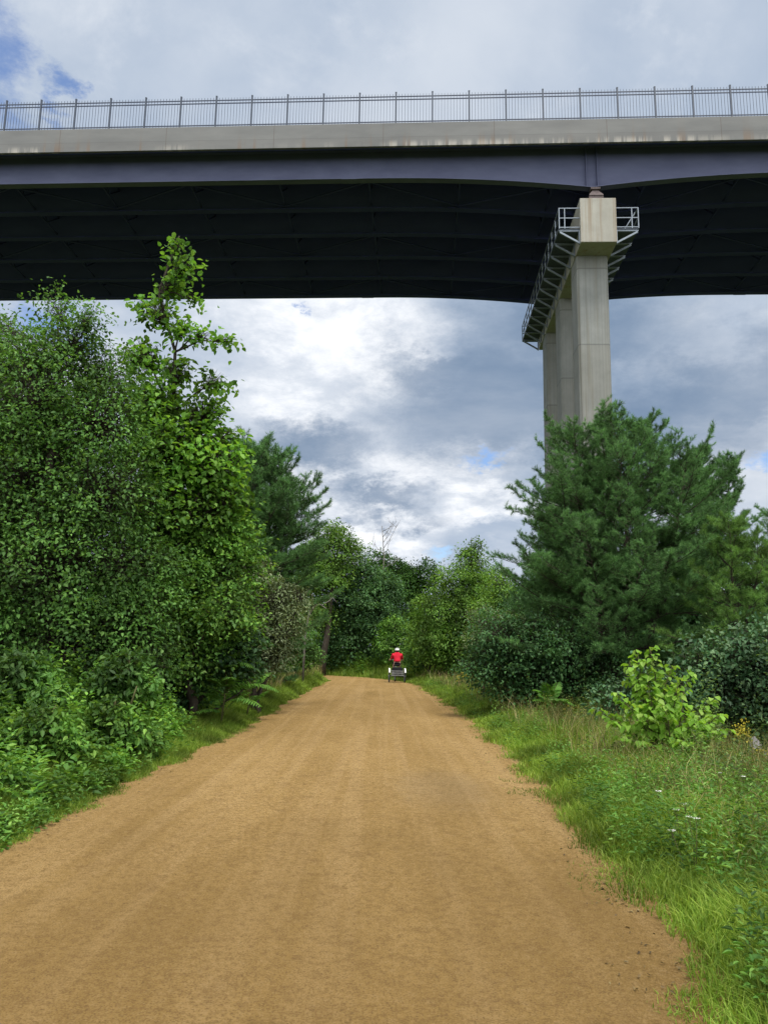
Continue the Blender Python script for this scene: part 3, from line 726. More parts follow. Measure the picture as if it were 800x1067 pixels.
# poplar sapling
def poplar():
    rng = np.random.default_rng(71); b = np.array([3.95, 11.0, float(hgt(3.95, 11.0))])
    root = empty('poplar_sapling', b, label='bright yellow green poplar sapling with large leaves in the right verge', cat='sapling')
    tips = [at(677, 676, 11.0), at(640, 722, 10.9), at(655, 705, 11.2), at(706, 712, 10.9), at(742, 728, 11.3), at(728, 750, 10.7), at(632, 755, 10.8), at(690, 735, 10.6), at(668, 745, 10.7), at(760, 762, 11.2), at(650, 770, 10.6), at(715, 775, 10.5), at(700, 725, 11.3), at(622, 740, 11.1), at(738, 762, 10.8), at(675, 715, 10.8), at(655, 690, 11.0), at(700, 695, 11.0), at(752, 745, 10.9), at(672, 690, 11.0), at(683, 700, 11.1), at(718, 700, 11.2), at(664, 680, 11.1)]
    mb = MB(); P, A, N, Ls = [], [], [], []
    for t in tips:
        m = b + (t - b) * .5 + np.array([0, 0, .12]) + rng.normal(0, .05, 3); ps = np.array([b, b + (m - b) * .5 + rng.normal(0, .02, 3), m, (m + t) / 2 + rng.normal(0, .02, 3), t])
        mb.tube(ps, np.linspace(.014, .003, 5), 5)
        nl = int(30 + 24 * np.linalg.norm(t - b))
        for k in range(nl):
            f = .22 + .80 * k / nl; x = min(f, .999) * 4; i0 = int(x); p = ps[i0] + (ps[i0 + 1] - ps[i0]) * (x - i0)
            d = nrm(np.r_[rng.normal(0, 1, 2), .25 + .3 * rng.random()]); pt = .03 + .09 * rng.random() * (1.2 - f); e = p + d * pt * 1.4
            mb.tube([p, e], [.003, .002], 3, False)
            P.append(e); A.append(nrm(d * np.array([1, 1, 0]) + np.array([0, 0, -.5]) + rng.normal(0, .25, 3))); N.append(nrm(d + np.array([0, -.25, .6]) + rng.normal(0, .35, 3))); Ls.append((.075 + .055 * rng.random()) * (1.15 - .35 * f))
    Ls = np.array(Ls); V, Fc = leaf_arrays(rng, np.array(P), np.array(A), np.array(N), Ls, Ls * .88, True)
    link('stem', mb.mesh('stem', M['stem'], True, b), root); link('leaves', np_mesh('leaves', V - b, Fc, M['pop']), root)
poplar()

# sumac
def sumac(base, h, nf, seed, label, fl=.6):
    rng = np.random.default_rng(seed); b = np.array([base[0], base[1], float(hgt(*base))]); root = empty('sumac', b, label=label, cat='sumac')
    mb = MB(); tp = b + np.array([.05, 0, h]); mb.tube([b, (b + tp) / 2 + np.array([.03, 0, 0]), tp], [.02, .015, .01], 6)
    P, A, N, Ls = [], [], [], []
    for k in range(nf):
        az = 2 * pi * k / nf + rng.normal(0, .25); el = .45 + .8 * rng.random(); d = np.array([cos(az) * cos(el), sin(az) * cos(el), sin(el)]); l = fl * (.8 + .4 * rng.random())
        p = tp - np.array([0, 0, (h - .25) * rng.random() ** 1.4]); pts = [p]; dd = d
        for s in range(8): dd = nrm(dd + np.array([0, 0, -.13])); pts.append(pts[-1] + dd * l / 8)
        pts = np.array(pts); mb.tube(pts, np.linspace(.006, .002, 9), 4)
        for s in range(3, 17):
            x = s / 2; i0 = min(int(x), 7); q = pts[i0] + (pts[i0 + 1] - pts[i0]) * (x - i0); ax = nrm(pts[i0 + 1] - pts[i0]); sd = nrm(np.cross(ax, (0, 0, 1.)))
            for sg in (-1, 1):
                P.append(q); A.append(nrm(sd * sg + ax * .45 + np.array([0, 0, -.2]))); N.append(np.cross(sd, ax) + rng.normal(0, .15, 3)); Ls.append(.15 * sin(pi * (s + 2) / 20) + .03)
    Ls = np.array(Ls); V, Fc = leaf_arrays(rng, np.array(P), np.array(A), np.array(N), Ls, Ls * .27, True)
    link('stem', mb.mesh('stem', M['stem'], True, b), root); link('leaves', np_mesh('leaves', V - b, Fc, M['sumac']), root)
sumac(g(236, 14.9), 1.25, 24, 81, 'feathery sumac with long bright fronds at the left path side', .75)
sumac(g(262, 17.0), .9, 9, 82, 'low sumac with drooping fronds nearer the grass, beyond the taller sumac', .6)
sumac(g(570, 17.5), .55, 9, 83, 'pale low sumac at the foot of the dark shrubs right of the path', .5)

# far woods
def woods():
    rng = np.random.default_rng(91); P = []; S = []
    for k in range(230):
        az = radians(-78 + 156 * rng.random()); D = 66 + 50 * rng.random(); x, y = D * sin(az) * 1.3, D * cos(az) + 12
        if y < 52: y = 52 + rng.random() * 10
        h = 6 + 4.0 * rng.random(); 
        if abs(x) < 14: h *= .8
        c = np.array([x, y, 0]); n = 420
        r = 2.2 + 1.6 * rng.random(); v = nrm(rng.normal(0, 1, (n, 3))) * (rng.random((n, 1)) ** .4)
        v = v * (1 + .25 * np.sin(5 * v[:, :1] + k) * np.cos(6 * v[:, 1:2]))
        P.append(c + v * np.array([r, r, h * .52]) + np.array([0, 0, h * .52])); S.append(np.full(n, .45 + .25 * rng.random()))
    P = np.concatenate(P); S = np.concatenate(S); n = len(P)
    V, Fc = leaf_arrays(rng, P, rng.normal(0, 1, (n, 3)) * np.array([1, 1, .5]), nrm(rng.normal(0, .6, (n, 3)) + np.array([0, -.3, .8])), S, S * .7)
    tag(link('woods', np_mesh('woods', V, Fc, M['mid'])), 'far green woods closing the view beyond the trees', 'woods', kind='stuff')
woods()

# ------------------------------------------------------------------ low growth
def blades(rng, x, y, h, w, lean=.45):
    n = len(x); z = hgt(x, y); P = np.c_[x, y, z]; az = rng.random(n) * 2 * pi; d = np.c_[np.cos(az), np.sin(az), np.zeros(n)]
    az2 = rng.random(n) * 2 * pi; s = np.c_[np.cos(az2), np.sin(az2), np.zeros(n)] * (w * .5)[:, None]
    l = (lean * (.3 + rng.random(n)))[:, None]; up = np.array([0, 0, 1.]); hh = h[:, None]
    m = P + up * hh * .55 + d * hh * l * .3; t = P + up * hh * (1 - .35 * l) + d * hh * l
    V = np.stack([P - s, P + s, m + s * .75, m - s * .75, t], 1).reshape(-1, 3)
    b = np.arange(n)[:, None] * 5
    return V, [b + np.array([[0, 1, 2, 3]]), b + np.array([[3, 2, 4]])]
def ylog(rng, n, a, b): return a * (b / a) ** rng.random(n)
def er(y): return np.interp(y, PR[:9, 1], PR[:9, 0])
def el(y): return np.interp(y, PL[:9, 1], PL[:9, 0])
def grass():
    rng = np.random.default_rng(101); VV, FF = [], [[], []]; o = 0
    def put(x, y, h, w, lean=.45):
        nonlocal o
        V, Fl = blades(rng, x, y, h, w, lean); VV.append(V); FF[0].append(Fl[0] + o); FF[1].append(Fl[1] + o); o += len(V)
    # right verge
    n = 240000; y = ylog(rng, n, 2.6, 41); off = rng.random(n) ** 1.25 * (3.6 + .05 * y); x = er(y) + off - .25
    d = path_dist(x, y); nz = fbm(x, y, 2.1, 3); nz2 = fbm(x + 40, y, .7, 2)
    k = ((d + (1.0 + .3 * (y < 6)) * (nz - .54)) / .32 > rng.random(n) ** 1.6) & ((d > .35) | (rng.random(n) < .55 + .5 * d)) & (nz + .12 * d > .34)
    x, y, d, nz, nz2 = x[k], y[k], d[k], nz[k], nz2[k]
    h = (.05 + .32 * np.clip(d / 1.1, 0, 1)) * (.2 + 1.6 * nz2) * (.55 + .8 * rng.random(len(x)))
    put(x, y, h, .005 + .0006 * y, .75)
    # left verge
    n = 190000; y = ylog(rng, n, 5, 42); off = rng.random(n) * (.55 + .05 * y); x = el(y) - off + .22
    d = path_dist(x, y); nz = fbm(x, y, 2.3, 3)
    k = ((d + .6 * (nz - .52)) / .2 > rng.random(n) ** 1.6); x, y, d = x[k], y[k], d[k]
    h = (.05 + .26 * np.clip(d / .7, 0, 1)) * (.5 + .9 * rng.random(len(x))) * (1 + .03 * np.clip(y - 14, 0, 24))
    put(x, y, h, .0035 + .00055 * y, .6)
    # beyond the bend
    n = 60000; y = 40 + rng.random(n) * 16; x = -14 + rng.random(n) * 26; d = path_dist(x, y); k = (d > .03); x, y, d = x[k], y[k], d[k]
    h = (.15 + .75 * np.clip(d / 1.6, 0, 1)) * (.5 + .8 * rng.random(len(x))); put(x, y, h, np.full(len(x), .03), .5)
    tag(link('grass', np_mesh('grass', np.concatenate(VV), [np.concatenate(FF[0]), np.concatenate(FF[1])], M['grass'])), 'bright green grass along both edges of the path', 'grass', kind='stuff')
    # dry seed heads
    VV, FF = [], [[], []]; o = 0
    n = 7500; y = ylog(rng, n, 5.0, 38); x = er(y) + .9 + rng.random(n) * 3.6; put(x, y, .3 + .55 * rng.random(n), .0025 + .0005 * y, .5)
    n = 2500; y = ylog(rng, n, 20, 40); x = el(y) - .6 - rng.random(n) * 1.2; put(x, y, .5 + .5 * rng.random(n), .003 + .0005 * y, .4)
    tag(link('dry_grass', np_mesh('dry_grass', np.concatenate(VV), [np.concatenate(FF[0]), np.concatenate(FF[1])], M['drygrass'])), 'straw coloured dry grass stalks among the green verge', 'grass', kind='stuff')
grass()

def stems_leaves(rng, x, y, h, per, leaf, ratio, mat, name, label, full=True, lean=.25):
    n = len(x); z = hgt(x, y); b = np.c_[x, y, z]; az = rng.random(n) * 2 * pi
    tip = b + np.c_[np.cos(az) * h * lean * rng.random(n), np.sin(az) * h * lean * rng.random(n), h]
    i = np.repeat(np.arange(n), per); m = len(i); t = .18 + .84 * np.tile((np.arange(per) + .5) / per, n) ; t = t + rng.normal(0, .03, m)
    p = b[i] + (tip - b)[i] * t[:, None]; a2 = np.tile(np.arange(per) * 2.4, n) + np.repeat(rng.random(n) * 6, per) + rng.normal(0, .3, m)
    up = (.1 + .6 * t ** 2)
    A = np.c_[np.cos(a2), np.sin(a2), up - .1 + rng.normal(0, .2, m)]
    N = nrm(np.c_[-np.cos(a2) * up, -np.sin(a2) * up, np.ones(m)] + rng.normal(0, .28, (m, 3)))
    p = p + nrm(A) * (.015 + .10 * rng.random(m) * (1 - t))[:, None]
    L = leaf * (.6 + .7 * rng.random(m)) * (1.2 - .45 * t)
    V, Fc = leaf_arrays(rng, p, A, N, L, L * ratio, full); return V, Fc
def lump(name, label, V, Fc, mat, cat='undergrowth'):
    return tag(link(name, np_mesh(name, V, Fc, M[mat])), label, cat, kind='stuff')
rng = np.random.default_rng(111)
# left bank undergrowth: heights grow away from the path
n = 4300; y = ylog(rng, n, 5.2, 24); off = rng.random(n) ** .9; x = el(y) - .10 - .12 * rng.random(n) - off * (1.0 + 3.2 * np.clip((16 - y) / 8, .45, 1))
d = path_dist(x, y); gp = at(207, 757, 15.6)[:2]
h = .85 * (.16 + .62 * np.clip((d - .1) / 1.1, 0, 1) + .35 * np.clip((d - 1.2) / 2, 0, 1)) * (.15 + 1.7 * fbm(x, y, 1.0)) * (.6 + .7 * rng.random(n))
k = ~((np.hypot((x - gp[0]) / .9, (y - gp[1]) / 1.6) < 1) ) & (d > .05 + .09 * np.clip(y - 7.5, 0, 9))
x, y, h = x[k], y[k], h[k]
V, Fc = stems_leaves(rng, x, y, h, 16, .10, .5, 'bush', '', '')
lump('undergrowth', 'dense leafy green undergrowth covering the left bank', V, Fc, 'bush')
# low broad herbs along the left edge
n = 2000; y = ylog(rng, n, 5.0, 30); x = el(y) + .05 - rng.random(n) * .8; k = (path_dist(x, y) > .02 + .05 * np.clip(y - 7, 0, 9)) & (rng.random(n) < 9 / y); x, y = x[k], y[k]
V, Fc = stems_leaves(rng, x, y, .08 + .2 * rng.random(len(x)), 8, .05, .6, 'weed', '', '')
lump('weeds', 'low broad leaved weeds edging the left side of the path', V, Fc, 'weed', 'weeds')
# right verge weeds
n = 5600; y = ylog(rng, n, 3.6, 34); x = er(y) + .35 + rng.random(n) * (2.0 + .03 * y) ; q = fbm(x + 7, y, .9, 2); k = q > .44; x, y, q = x[k], y[k], q[k]
V, Fc = stems_leaves(rng, x, y, (.15 + .45 * rng.random(len(x))) * (.5 + q) * np.where((y > 9.2) & (y < 13.6) & (np.abs(x - 6.05 * y / 12.9) < .42), .3, 1), 12, .055, .38, 'weed', '', '')
lump('weeds', 'tangled leafy weeds in the right verge between the grass and the shrubs', V, Fc, 'weed', 'weeds')
n = 1800; y = ylog(rng, n, 13, 34); x = er(y) + 1.5 + rng.random(n) * 2.4; k = fbm(x, y + 9, .6, 2) > .45; x, y = x[k], y[k]
V, Fc = stems_leaves(rng, x, y, .2 + .5 * rng.random(len(x)), 10, .05, .4, 'reed', '', '')
lump('yellowing_weeds', 'yellowing brownish weeds at the foot of the right shrubs', V, Fc, 'reed', 'weeds')
n = 6200; y = ylog(rng, n, 5.6, 17); o_ = rng.random(n); x = er(y) + 1.55 + .12 * np.clip(10 - y, 0, 4) + o_ * 4.2; h = (.22 + .75 * np.clip(o_ * 2.2, 0, 1)) * (.1 + 2.6 * fbm(x, y, 1.6) ** 1.7) * (.6 + .7 * rng.random(n))
h = np.where((y > 9.2) & (y < 13.6) & (np.abs(x - 6.05 * y / 12.9) < .42), h * .28, h)
V, Fc = stems_leaves(rng, x, y, h, 15, .062, .36, 'weed', '', '')
lump('undergrowth', 'rough tall weeds around the poplar sapling at the right', V, Fc, 'tallweed')
n = 3600; y = ylog(rng, n, 16, 42); x = el(y) - .9 - rng.random(n) * 2.2; V, Fc = stems_leaves(rng, x, y, .5 + .7 * rng.random(n), 12, .11, .45, 'bush', '', '', False)
lump('undergrowth', 'tall green growth behind the left grass toward the bend', V, Fc, 'bush')
n = 3500; y = 42.5 + rng.random(n) * 10; x = -10 + rng.random(n) * 20; k = path_dist(x, y) > .8; x, y = x[k], y[k]; V, Fc = stems_leaves(rng, x, y, .5 + .9 * rng.random(len(x)), 12, .16, .45, 'bush', '', '', False)
lump('undergrowth', 'green growth behind the rider on the outside of the bend', V, Fc, 'bush')

for i, (px, py, Y, r, lb, mt, lf) in enumerate([
        (45, 766, 9.0, 32, 'bright leafy bush with yellow green shoot tips low at the left edge', 'bush', .075),
        (20, 712, 10.5, 32, 'leafy green bush at the foot of the vine covered tree', 'mid', .10),
        (115, 752, 10.2, 25, 'light green bush in the left bank above the path edge', 'bush', .085),
        (0, 838, 7.6, 34, 'large leaved dark green bush nearest the viewer on the left bank', 'mid', .08),
        (140, 768, 10.6, 22, 'low spreading green plant by the path edge left of the bare gravel', 'weed', .07),
        (130, 705, 12.0, 26, 'mid green bush in shadow between the vine covered tree and the bank', 'mid', .10)]):
    make_tree('leafy_bush', lb, 'bush', tuple(at(px, py, Y)[:2]), lobes_px([(px, py, r, 0, .9), (px - r * .8, py + r * .3, r * .7), (px + r * .8, py + r * .35, r * .65), (px + r * .2, py - r * .6, r * .45), (px - r * .3, py + r * .7, r * .7)], Y),
        int(5200 * (r / 40) ** 1.5), (lf, .5), mt, 180 + i, bark='stem', r0=.018, stems=6, twigs=75, clump=.16, wood='stem', full=True, sparse=True)
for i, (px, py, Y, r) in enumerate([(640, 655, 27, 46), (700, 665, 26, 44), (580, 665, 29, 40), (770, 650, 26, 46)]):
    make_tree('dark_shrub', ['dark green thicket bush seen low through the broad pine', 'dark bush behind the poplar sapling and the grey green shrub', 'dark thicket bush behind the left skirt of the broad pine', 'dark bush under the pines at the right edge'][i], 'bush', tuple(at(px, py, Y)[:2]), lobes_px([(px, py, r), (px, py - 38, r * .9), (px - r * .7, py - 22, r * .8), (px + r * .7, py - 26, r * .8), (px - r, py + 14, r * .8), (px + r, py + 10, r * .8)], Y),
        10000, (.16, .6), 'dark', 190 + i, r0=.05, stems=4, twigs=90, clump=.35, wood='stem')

make_tree('leafy_thicket', 'mid green thicket bush glimpsed behind the silvery grey green shrub on the left', 'bush', g(298, 31), lobes_px([(300, 655, 22), (312, 668, 18), (285, 665, 20), (300, 682, 18), (322, 682, 14)], 31), 7000, (.12, .55), 'mid', 199, r0=.04, stems=4, twigs=80, clump=.3, wood='stem')

# flowers
def goldenrod(p, h, seed, label):
    rng = np.random.default_rng(seed); b = np.array([p[0], p[1], float(hgt(p[0], p[1]))]); root = empty('goldenrod', b, label=label, cat='wildflower', group='yellow goldenrods in the right verge')
    mb = MB()
    for k in range(4):
        P = []
        t = b + np.r_[rng.normal(0, .1, 2), h * (.8 + .3 * rng.random())]; mb.tube([b, (b + t) / 2 + rng.normal(0, .02, 3), t], [.005, .004, .002], 4)
        for j in range(46):
            f = rng.random() ** .7; P.append(t - np.array([0, 0, .22]) * f + np.r_[rng.normal(0, .02 + .035 * f, 2), 0])
        P = np.array(P); n = len(P); V, Fc = leaf_arrays(rng, P, rng.normal(0, 1, (n, 3)), rng.normal(0, 1, (n, 3)), .035, .03)
        link('blossom', np_mesh('blossom', V - b, Fc, M['gold']), root)
    V, Fc = stems_leaves(rng, np.full(5, b[0]) + rng.normal(0, .04, 5), np.full(5, b[1]) + rng.normal(0, .04, 5), np.full(5, h * .85), 14, .07, .22, '', '', '')
    link('leaves', np_mesh('leaves', V - b, Fc, M['weed']), root); link('stem', mb.mesh('stem', M['stem'], True, b), root)
for i, (px, Y, h, lb) in enumerate([(789, 12.0, .42, 'clump of yellow goldenrod at the right edge beside the rocks'), (768, 12.9, .75, 'goldenrod just left of the rocks, its yellow head half hidden by poplar leaves'), (576, 21, .55, 'small goldenrod near the low sumac on the right'), (480, 30, .7, 'far small goldenrod at the edge of the birch')]):
    goldenrod(g(px, Y), h, 120 + i, lb)
def lace(p, h, seed, label):
    rng = np.random.default_rng(seed); b = np.array([p[0], p[1], float(hgt(p[0], p[1]))]); root = empty('queen_annes_lace', b, label=label, cat='wildflower', group='white umbel flowers in the right verge')
    mb = MB()
    for k in range(3):
        P = []
        t = b + np.r_[rng.normal(0, .08, 2), h * (.75 + .35 * rng.random())]; mb.tube([b, (b + t) / 2 + rng.normal(0, .02, 3), t], [.004, .003, .002], 4)
        for j in range(26):
            a = rng.random() * 2 * pi; r = .026 * math.sqrt(rng.random()); q = t + np.array([r * cos(a), r * sin(a), .02 - 4 * r * r]); P.append(q)
            if j % 4 == 0: mb.tube([t - np.array([0, 0, .04]), q], [.0015, .001], 3, False)
        P = np.array(P); n = len(P); V, Fc = leaf_arrays(rng, P, rng.normal(0, 1, (n, 3)) * np.array([1, 1, .2]), np.array([[0, 0, 1.]]) + rng.normal(0, .2, (n, 3)), .009, .008)
        link('blossom', np_mesh('blossom', V - b, Fc, M['petal']), root)
    link('stem', mb.mesh('stem', M['stem'], True, b), root)
for i, (px, py, h) in enumerate([(706, 852, .5), (721, 868, .42), (768, 824, .5)]):
    dr = ray(px, py); t = (.35 - CH) / dr[2]; q = CP + dr * t
    lace((q[0], q[1]), h, 140 + i, 'small white umbel wildflower standing in the right verge')

def rock(p, r, seed, label):
    import bmesh
    rng = np.random.default_rng(seed); bm = bmesh.new(); bmesh.ops.create_icosphere(bm, subdivisions=3, radius=1)
    pl = nrm(rng.normal(0, 1, (14, 3))); cut = .62 + .3 * rng.random(14)
    for v in bm.verts:
        c = np.array(v.co)
        for a, q in zip(pl, cut):
            dd = c @ a
            if dd > q: c = c - a * (dd - q) * .9
        v.co = c * np.array(r) * (1 + .04 * rng.normal())
    me = bpy.data.meshes.new('rock'); bm.to_mesh(me); bm.free(); me.materials.append(M['rock'])
    o = link('rock', me); o.location = (p[0], p[1], float(hgt(p[0], p[1])) + r[2] * .55); o.rotation_euler = (0, 0, rng.random() * 6); tag(o, label, 'rock', 'rocks at the right edge')
for i, (px, Y, r, lb) in enumerate([(784, 12.9, (.22, .18, .22), 'largest grey rock among weeds at the right edge'), (771, 12.9, (.14, .12, .15), 'smaller grey rock left of the largest rock'), (796, 12.6, (.15, .13, .14), 'grey rock cut by the right edge of the view'), (778, 13.3, (.16, .14, .32), 'upright grey rock behind the largest rock')]):
    rock(g(px, Y), r, 160 + i, lb)
def gravel(name, label, cx, cy, rx, ry, n, seed, sc=1.):
    rng = np.random.default_rng(seed); a = rng.random(n) * 2 * pi; q = np.sqrt(rng.random(n)); x = cx + rx * q * np.cos(a); y = cy + ry * q * np.sin(a)
    z = hgt(x, y); s = (.012 + .035 * rng.random(n) ** 2) * sc; base = np.array([(1, 0, 0), (-1, 0, 0), (0, 1, 0), (0, -1, 0), (0, 0, .7), (0, 0, -.7)], float)
    V = (base[None] * (.7 + .6 * rng.random((n, 6, 3)))) * s[:, None, None] + np.stack([x, y, z + s * .3], -1)[:, None, :]
    f = np.array([(0, 2, 4), (2, 1, 4), (1, 3, 4), (3, 0, 4), (2, 0, 5), (1, 2, 5), (3, 1, 5), (0, 3, 5)])
    tag(link(name, np_mesh(name, V.reshape(-1, 3), (np.arange(n)[:, None, None] * 6 + f[None]).reshape(-1, 3), M['gravel'])), label, 'gravel', kind='stuff')
gravel('gravel', 'bare patch of grey stones in the left bank', gp[0], gp[1], .85, 1.5, 2600, 171)
gp2 = at(560, 745, 20)[:2]; gravel('gravel', 'strip of grey stones at the foot of the right shrubs', gp2[0] + .3, gp2[1], .9, 3.0, 2600, 172)
gravel('loose_stones', 'scattered small loose stones on the surface of the path', -.6, 9, 2.1, 6.0, 160, 173, .4)

def litter():
    rng = np.random.default_rng(175); n = 1100; y = 3.2 + 30 * rng.random(n) ** 1.5; sd = rng.random(n) < .6; q = np.abs(rng.normal(0, .2, n)) - .08
    x = np.where(sd, er(y) + .12 - q, el(y) - .12 + q); z = np.maximum(hgt(x, y), .02) + .006
    A = np.c_[rng.normal(0, 1, (n, 2)), rng.normal(0, .15, n)]; N = np.array([[0, 0, 1.]]) + rng.normal(0, .35, (n, 3)); L = .012 + .022 * rng.random(n)
    V, Fc = leaf_arrays(rng, np.c_[x, y, z], A, N, L, L * .5, True)
    lump('leaf_litter', 'small dry brown leaves and bits along the path edges', V, Fc, 'litter', 'leaf litter')
M['litter'] = leaf_mat('dry leaf litter', (.07, .045, .02), (.14, .095, .04), (.22, .17, .07), trans=.1)
litter()
# ------------------------------------------------------------------ rider
M['red'] = plain('red shirt', (.55, .015, .035), .8, .2, 0, .15, 8); M['black'] = plain('black cloth', (.012, .012, .014), .8, .2)
M['skin'] = plain('skin', (.45, .27, .2), .6, .3, 0, .08); M['white'] = plain('white plastic', (.75, .76, .74), .4, .4, 0, .05)
M['tyre'] = plain('tyre rubber', (.015, .015, .016), .8, .2); M['frame'] = plain('grey tricycle frame', (.20, .22, .22), .4, .5, .4); M['hair'] = plain('hair', (.05, .035, .025), .7)
RX, RY = .76, 36.3
RZ = float(hgt(RX, RY)) + .03
def wheel(parent, x, y, r):
    def ring(R, rr, mat, nm, par, nseg=32, ns=8):
        mb = MB(); V = []; fs = []
        for a in range(nseg):
            for b in range(ns):
                A = 2 * pi * a / nseg; B = 2 * pi * b / ns; q = R + rr * cos(B); V.append((rr * sin(B), q * cos(A), q * sin(A)))
                fs.append((a * ns + b, a * ns + (b + 1) % ns, ((a + 1) % nseg) * ns + (b + 1) % ns, ((a + 1) % nseg) * ns + b))
        mb.add(V, fs); return mb.build(nm, mat, par, True)
    mb = MB(); mb.tube([(-.05, 0, 0), (.05, 0, 0)], .022, 10)
    for k in range(16):
        A = 2 * pi * k / 16; mb.bar((.02 * (-1) ** k, 0, 0), (0, (r - .05) * cos(A), (r - .05) * sin(A)), .004)
    w = mb.build('wheel', M['frame'], parent); w.location = (x, y, r)
    ring(r - .022, .022, M['tyre'], 'tyre', w); ring(r - .052, .012, M['frame'], 'rim', w)
trike = empty('tricycle', (RX, RY, RZ), (0, 0, radians(3)), 'adult tricycle with two white rear fenders seen from behind on the path', 'tricycle')
wheel(trike, -.36, 0, .30); wheel(trike, .36, 0, .30); wheel(trike, 0, 1.25, .33)
for x in (-.36, .36):
    mb = MB(); sec = []
    for k in range(13):
        A = radians(28 + 130 * k / 12); R = .345; c, s = cos(A + pi), sin(A)
        sec.append([(x - .036, -R * cos(A), .30 + R * sin(A)), (x + .036, -R * cos(A), .30 + R * sin(A)), (x + .03, -(R + .014) * cos(A), .30 + (R + .014) * sin(A)), (x - .03, -(R + .014) * cos(A), .30 + (R + .014) * sin(A))])
    mb.loft(sec); mb.build('fender', M['white'], trike)
mb = MB(); mb.tube([(-.34, 0, .30), (.34, 0, .30)], .018, 8); mb.tube([(0, 0, .32), (0, .35, .36), (0, .85, .42), (0, 1.08, .75)], .024, 8)
mb.tube([(0, .25, .36), (0, .12, .78)], .02, 8); mb.tube([(0, 1.05, .80), (0, 1.25, .33)], .016, 8); mb.tube([(0, 1.08, .75), (0, .98, 1.02)], .014, 8)
for s in (-1, 1): mb.tube([(s * .25, -.02, .3), (s * .2, .1, .5), (0, .2, .55)], .013, 6)
mb.build('frame', M['frame'], trike, True)
mb = MB(); mb.tube([(-.30, .72, 1.0), (-.24, .9, 1.02), (0, .98, 1.02), (.24, .9, 1.02), (.30, .72, 1.0)], .013, 8); mb.build('handlebar', M['frame'], trike, True)
mb = MB(); mb.loft([[(-w, y, z), (w, y, z), (w, y, z + .06), (-w, y, z + .06)] for w, y, z in ((.12, -.06, .77), (.13, .05, .76), (.08, .16, .76), (.03, .28, .77))]); mb.build('saddle', M['black'], trike, bevel=.02)
mb = MB()
for z in (.34, .44, .54):
    mb.bar((-.27, -.28, z), (.27, -.28, z), .02); mb.bar((-.27, .12, z), (.27, .12, z), .02); mb.bar((-.27, -.28, z), (-.27, .12, z), .02); mb.bar((.27, -.28, z), (.27, .12, z), .02)
for k in range(10): x = -.27 + .06 * k; mb.bar((x, -.28, .33), (x, -.28, .55), .014); mb.bar((x, -.28, .335), (x, .12, .335), .014)
mb.build('basket', plain('wire basket', (.38, .39, .39), .4, .5, .4), trike)
mb = MB()
for s in (-1, 1):
    mb.bar((s * .05, .6, .38), (s * .06, .6 + s * .15, .38 - .05 * s), .025); mb.box(s * .12 - .05, s * .12 + .05, .56 + s * .15, .66 + s * .15, .36 - .05 * s, .385 - .05 * s)
mb.build('pedals', M['frame'], trike)
bag = MB(); bag.loft([[(x, y - d, z), (x, y + d, z), (x, y + d * .8, z + h), (x, y - d * .8, z + h)] for x, y, d, z, h in ((-.25, -.09, .12, .42, .24), (-.2, -.09, .165, .36, .34), (.2, -.09, .165, .36, .34), (.25, -.09, .12, .42, .24))])
b = bag.build('bag', M['black'], bevel=.04); b.location = (RX, RY, RZ); b.rotation_euler = (0, 0, radians(3)); tag(b, 'black bag packed in the rear basket of the tricycle', 'bag')

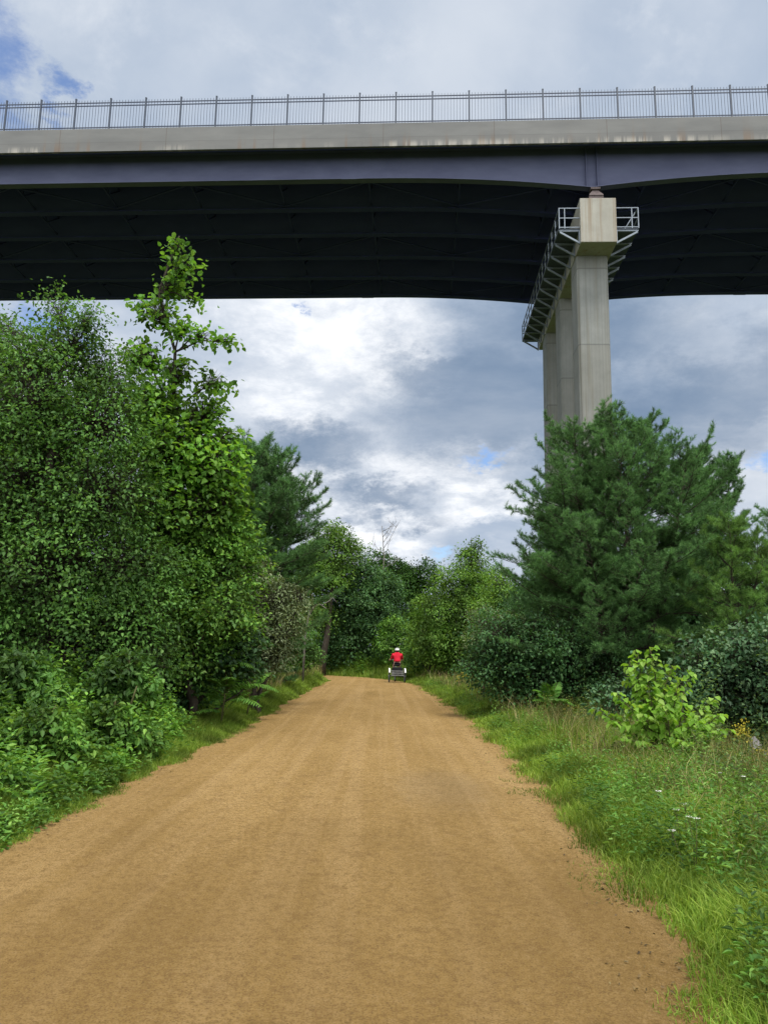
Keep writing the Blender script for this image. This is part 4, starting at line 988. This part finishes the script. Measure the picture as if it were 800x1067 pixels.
person = empty('person', (RX, RY, RZ), (0, 0, radians(3)), 'person in a red shirt and white helmet riding the tricycle away', 'person')
def skin_mesh(name, verts, edges, rad, mat, parent, rootv=0, sub=2):
    me = bpy.data.meshes.new(name); me.from_pydata([tuple(v) for v in verts], edges, []); o = link(name, me, parent)
    o.modifiers.new('skin', 'SKIN'); sv = me.skin_vertices[0].data
    for i, r in enumerate(rad): sv[i].radius = r if isinstance(r, tuple) else (r, r)
    sv[rootv].use_root = True
    s = o.modifiers.new('sub', 'SUBSURF'); s.levels = s.render_levels = sub; me.materials.append(mat)
    for p in me.polygons: p.use_smooth = True
    o.modifiers['skin'].use_smooth_shade = True
    return o
def human():
    v = [(0, .06, .87), (0, .07, 1.0), (0, .10, 1.14), (0, .13, 1.27), (0, .155, 1.335), (0, .17, 1.39), (0, .18, 1.46), (0, .185, 1.53), (0, .275, 1.46)]
    r = [(.15, .11), (.135, .10), (.15, .105), (.14, .10), .055, .05, (.075, .085), (.06, .07), .012]
    e = [(0, 1), (1, 2), (2, 3), (3, 4), (4, 5), (5, 6), (6, 7), (6, 8)]
    arms = {}
    def add(p, rr, par): v.append(p); r.append(rr); e.append((par, len(v) - 1)); return len(v) - 1
    for s in (-1, 1):
        a = add((s * .18, .14, 1.265), .045, 3); a2 = add((s * .225, .24, 1.13), .045, a); a3 = add((s * .26, .42, 1.05), .038, a2); a4 = add((s * .295, .62, 1.03), .026, a3); a5 = add((s * .295, .70, 1.03), (.036, .018), a4)
        for k in range(4):
            q = add((s * (.295 - .036 + .024 * k), .745, 1.035), .0085, a5); q = add((s * (.295 - .036 + .024 * k), .765 + .004 * (k % 2), 1.005), .008, q); add((s * (.295 - .036 + .024 * k), .735, .99), .007, q)
        q = add((s * .25, .69, 1.015), .010, a5); add((s * .25, .73, .995), .009, q)
        f = -.05 * s
        h = add((s * .10, .10, .84), .085, 0); kn = add((s * .13, .50, .86 + f * .8), .062, h); an = add((s * .12, .52 + s * .12, .47 + f), .038, kn); he = add((s * .12, .60 + s * .15, .42 + f), .036, an); add((s * .12, .72 + s * .15, .41 + f), .026, he)
        arms[s] = (a, a2, h, kn, an, he)
    skin_mesh('body', v, e, r, M['skin'], person)
    # shirt over torso and upper arms
    sv = [(0, .07, .93), (0, .07, 1.0), (0, .10, 1.14), (0, .13, 1.27), (0, .15, 1.335), (0, .165, 1.385)]; sr = [(.185, .14), (.175, .135), (.185, .138), (.185, .135), (.13, .10), (.08, .07)]; se = [(0, 1), (1, 2), (2, 3), (3, 4), (4, 5)]
    for s in (-1, 1):
        n = len(sv); sv += [(s * .185, .14, 1.275), (s * .228, .24, 1.13), (s * .25, .36, 1.08)]; sr += [.092, .07, .06]; se += [(3, n), (n, n + 1), (n + 1, n + 2)]
    skin_mesh('shirt', sv, se, sr, M['red'], person)
    hv = [(0, .065, .92), (0, .06, .85)]; hr = [(.165, .125), (.165, .13)]; he = [(0, 1)]
    for s in (-1, 1):
        n = len(hv); hv += [(s * .105, .12, .84), (s * .13, .46, .855 - .04 * s)]; hr += [.10, .08]; he += [(1, n), (n, n + 1)]
    skin_mesh('shorts', hv, he, hr, M['black'], person)
    mb = MB(); secs = []
    for k in range(7):
        A = radians(-8 + 92 * k / 6); R = .125 * cos(A) + .003; secs.append([(R * cos(q) * .88, .185 + R * 1.12 * sin(q), 1.475 + .115 * sin(A)) for q in np.linspace(0, 2 * pi, 20, endpoint=False)])
    mb.loft(secs); hm = mb.build('helmet', M['white'], person, True)
    mb = MB()
    for x in (-.04, 0, .04): mb.tube([(x, .185 + .135 * cos(radians(a)) , 1.475 + .122 * sin(radians(a))) for a in range(30, 160, 15)], .008, 5)
    mb.build('vent', M['black'], hm)
    mb = MB(); secs = [[(R * cos(q), .165 + R * sin(q), z) for q in np.linspace(0, 2 * pi, 14, endpoint=False)] for R, z in ((.06, 1.385), (.082, 1.41), (.09, 1.45), (.088, 1.48))]
    mb.loft(secs); mb.build('hair', M['hair'], person, True)
    for s in (-1, 1):
        f = -.05 * s; y0 = .60 + s * .15
        mb = MB(); mb.loft([[(s * .12 + w * cos(q), y, z + hh * sin(q)) for q in np.linspace(0, 2 * pi, 10, endpoint=False)] for w, y, z, hh in ((.03, y0 - .06, .43 + f, .03), (.045, y0 - .02, .43 + f, .05), (.048, y0 + .08, .415 + f, .035), (.03, y0 + .18, .405 + f, .02))]); mb.build('shoe', M['black'], person, True)
human()

# ------------------------------------------------------------------ render
scn.cycles.max_bounces = 8; scn.cycles.diffuse_bounces = 5; scn.cycles.glossy_bounces = 2; scn.cycles.transmission_bounces = 3; scn.cycles.transparent_max_bounces = 4
scn.cycles.caustics_reflective = False; scn.cycles.caustics_refractive = False
try: scn.cycles.use_denoising = True
except Exception: pass
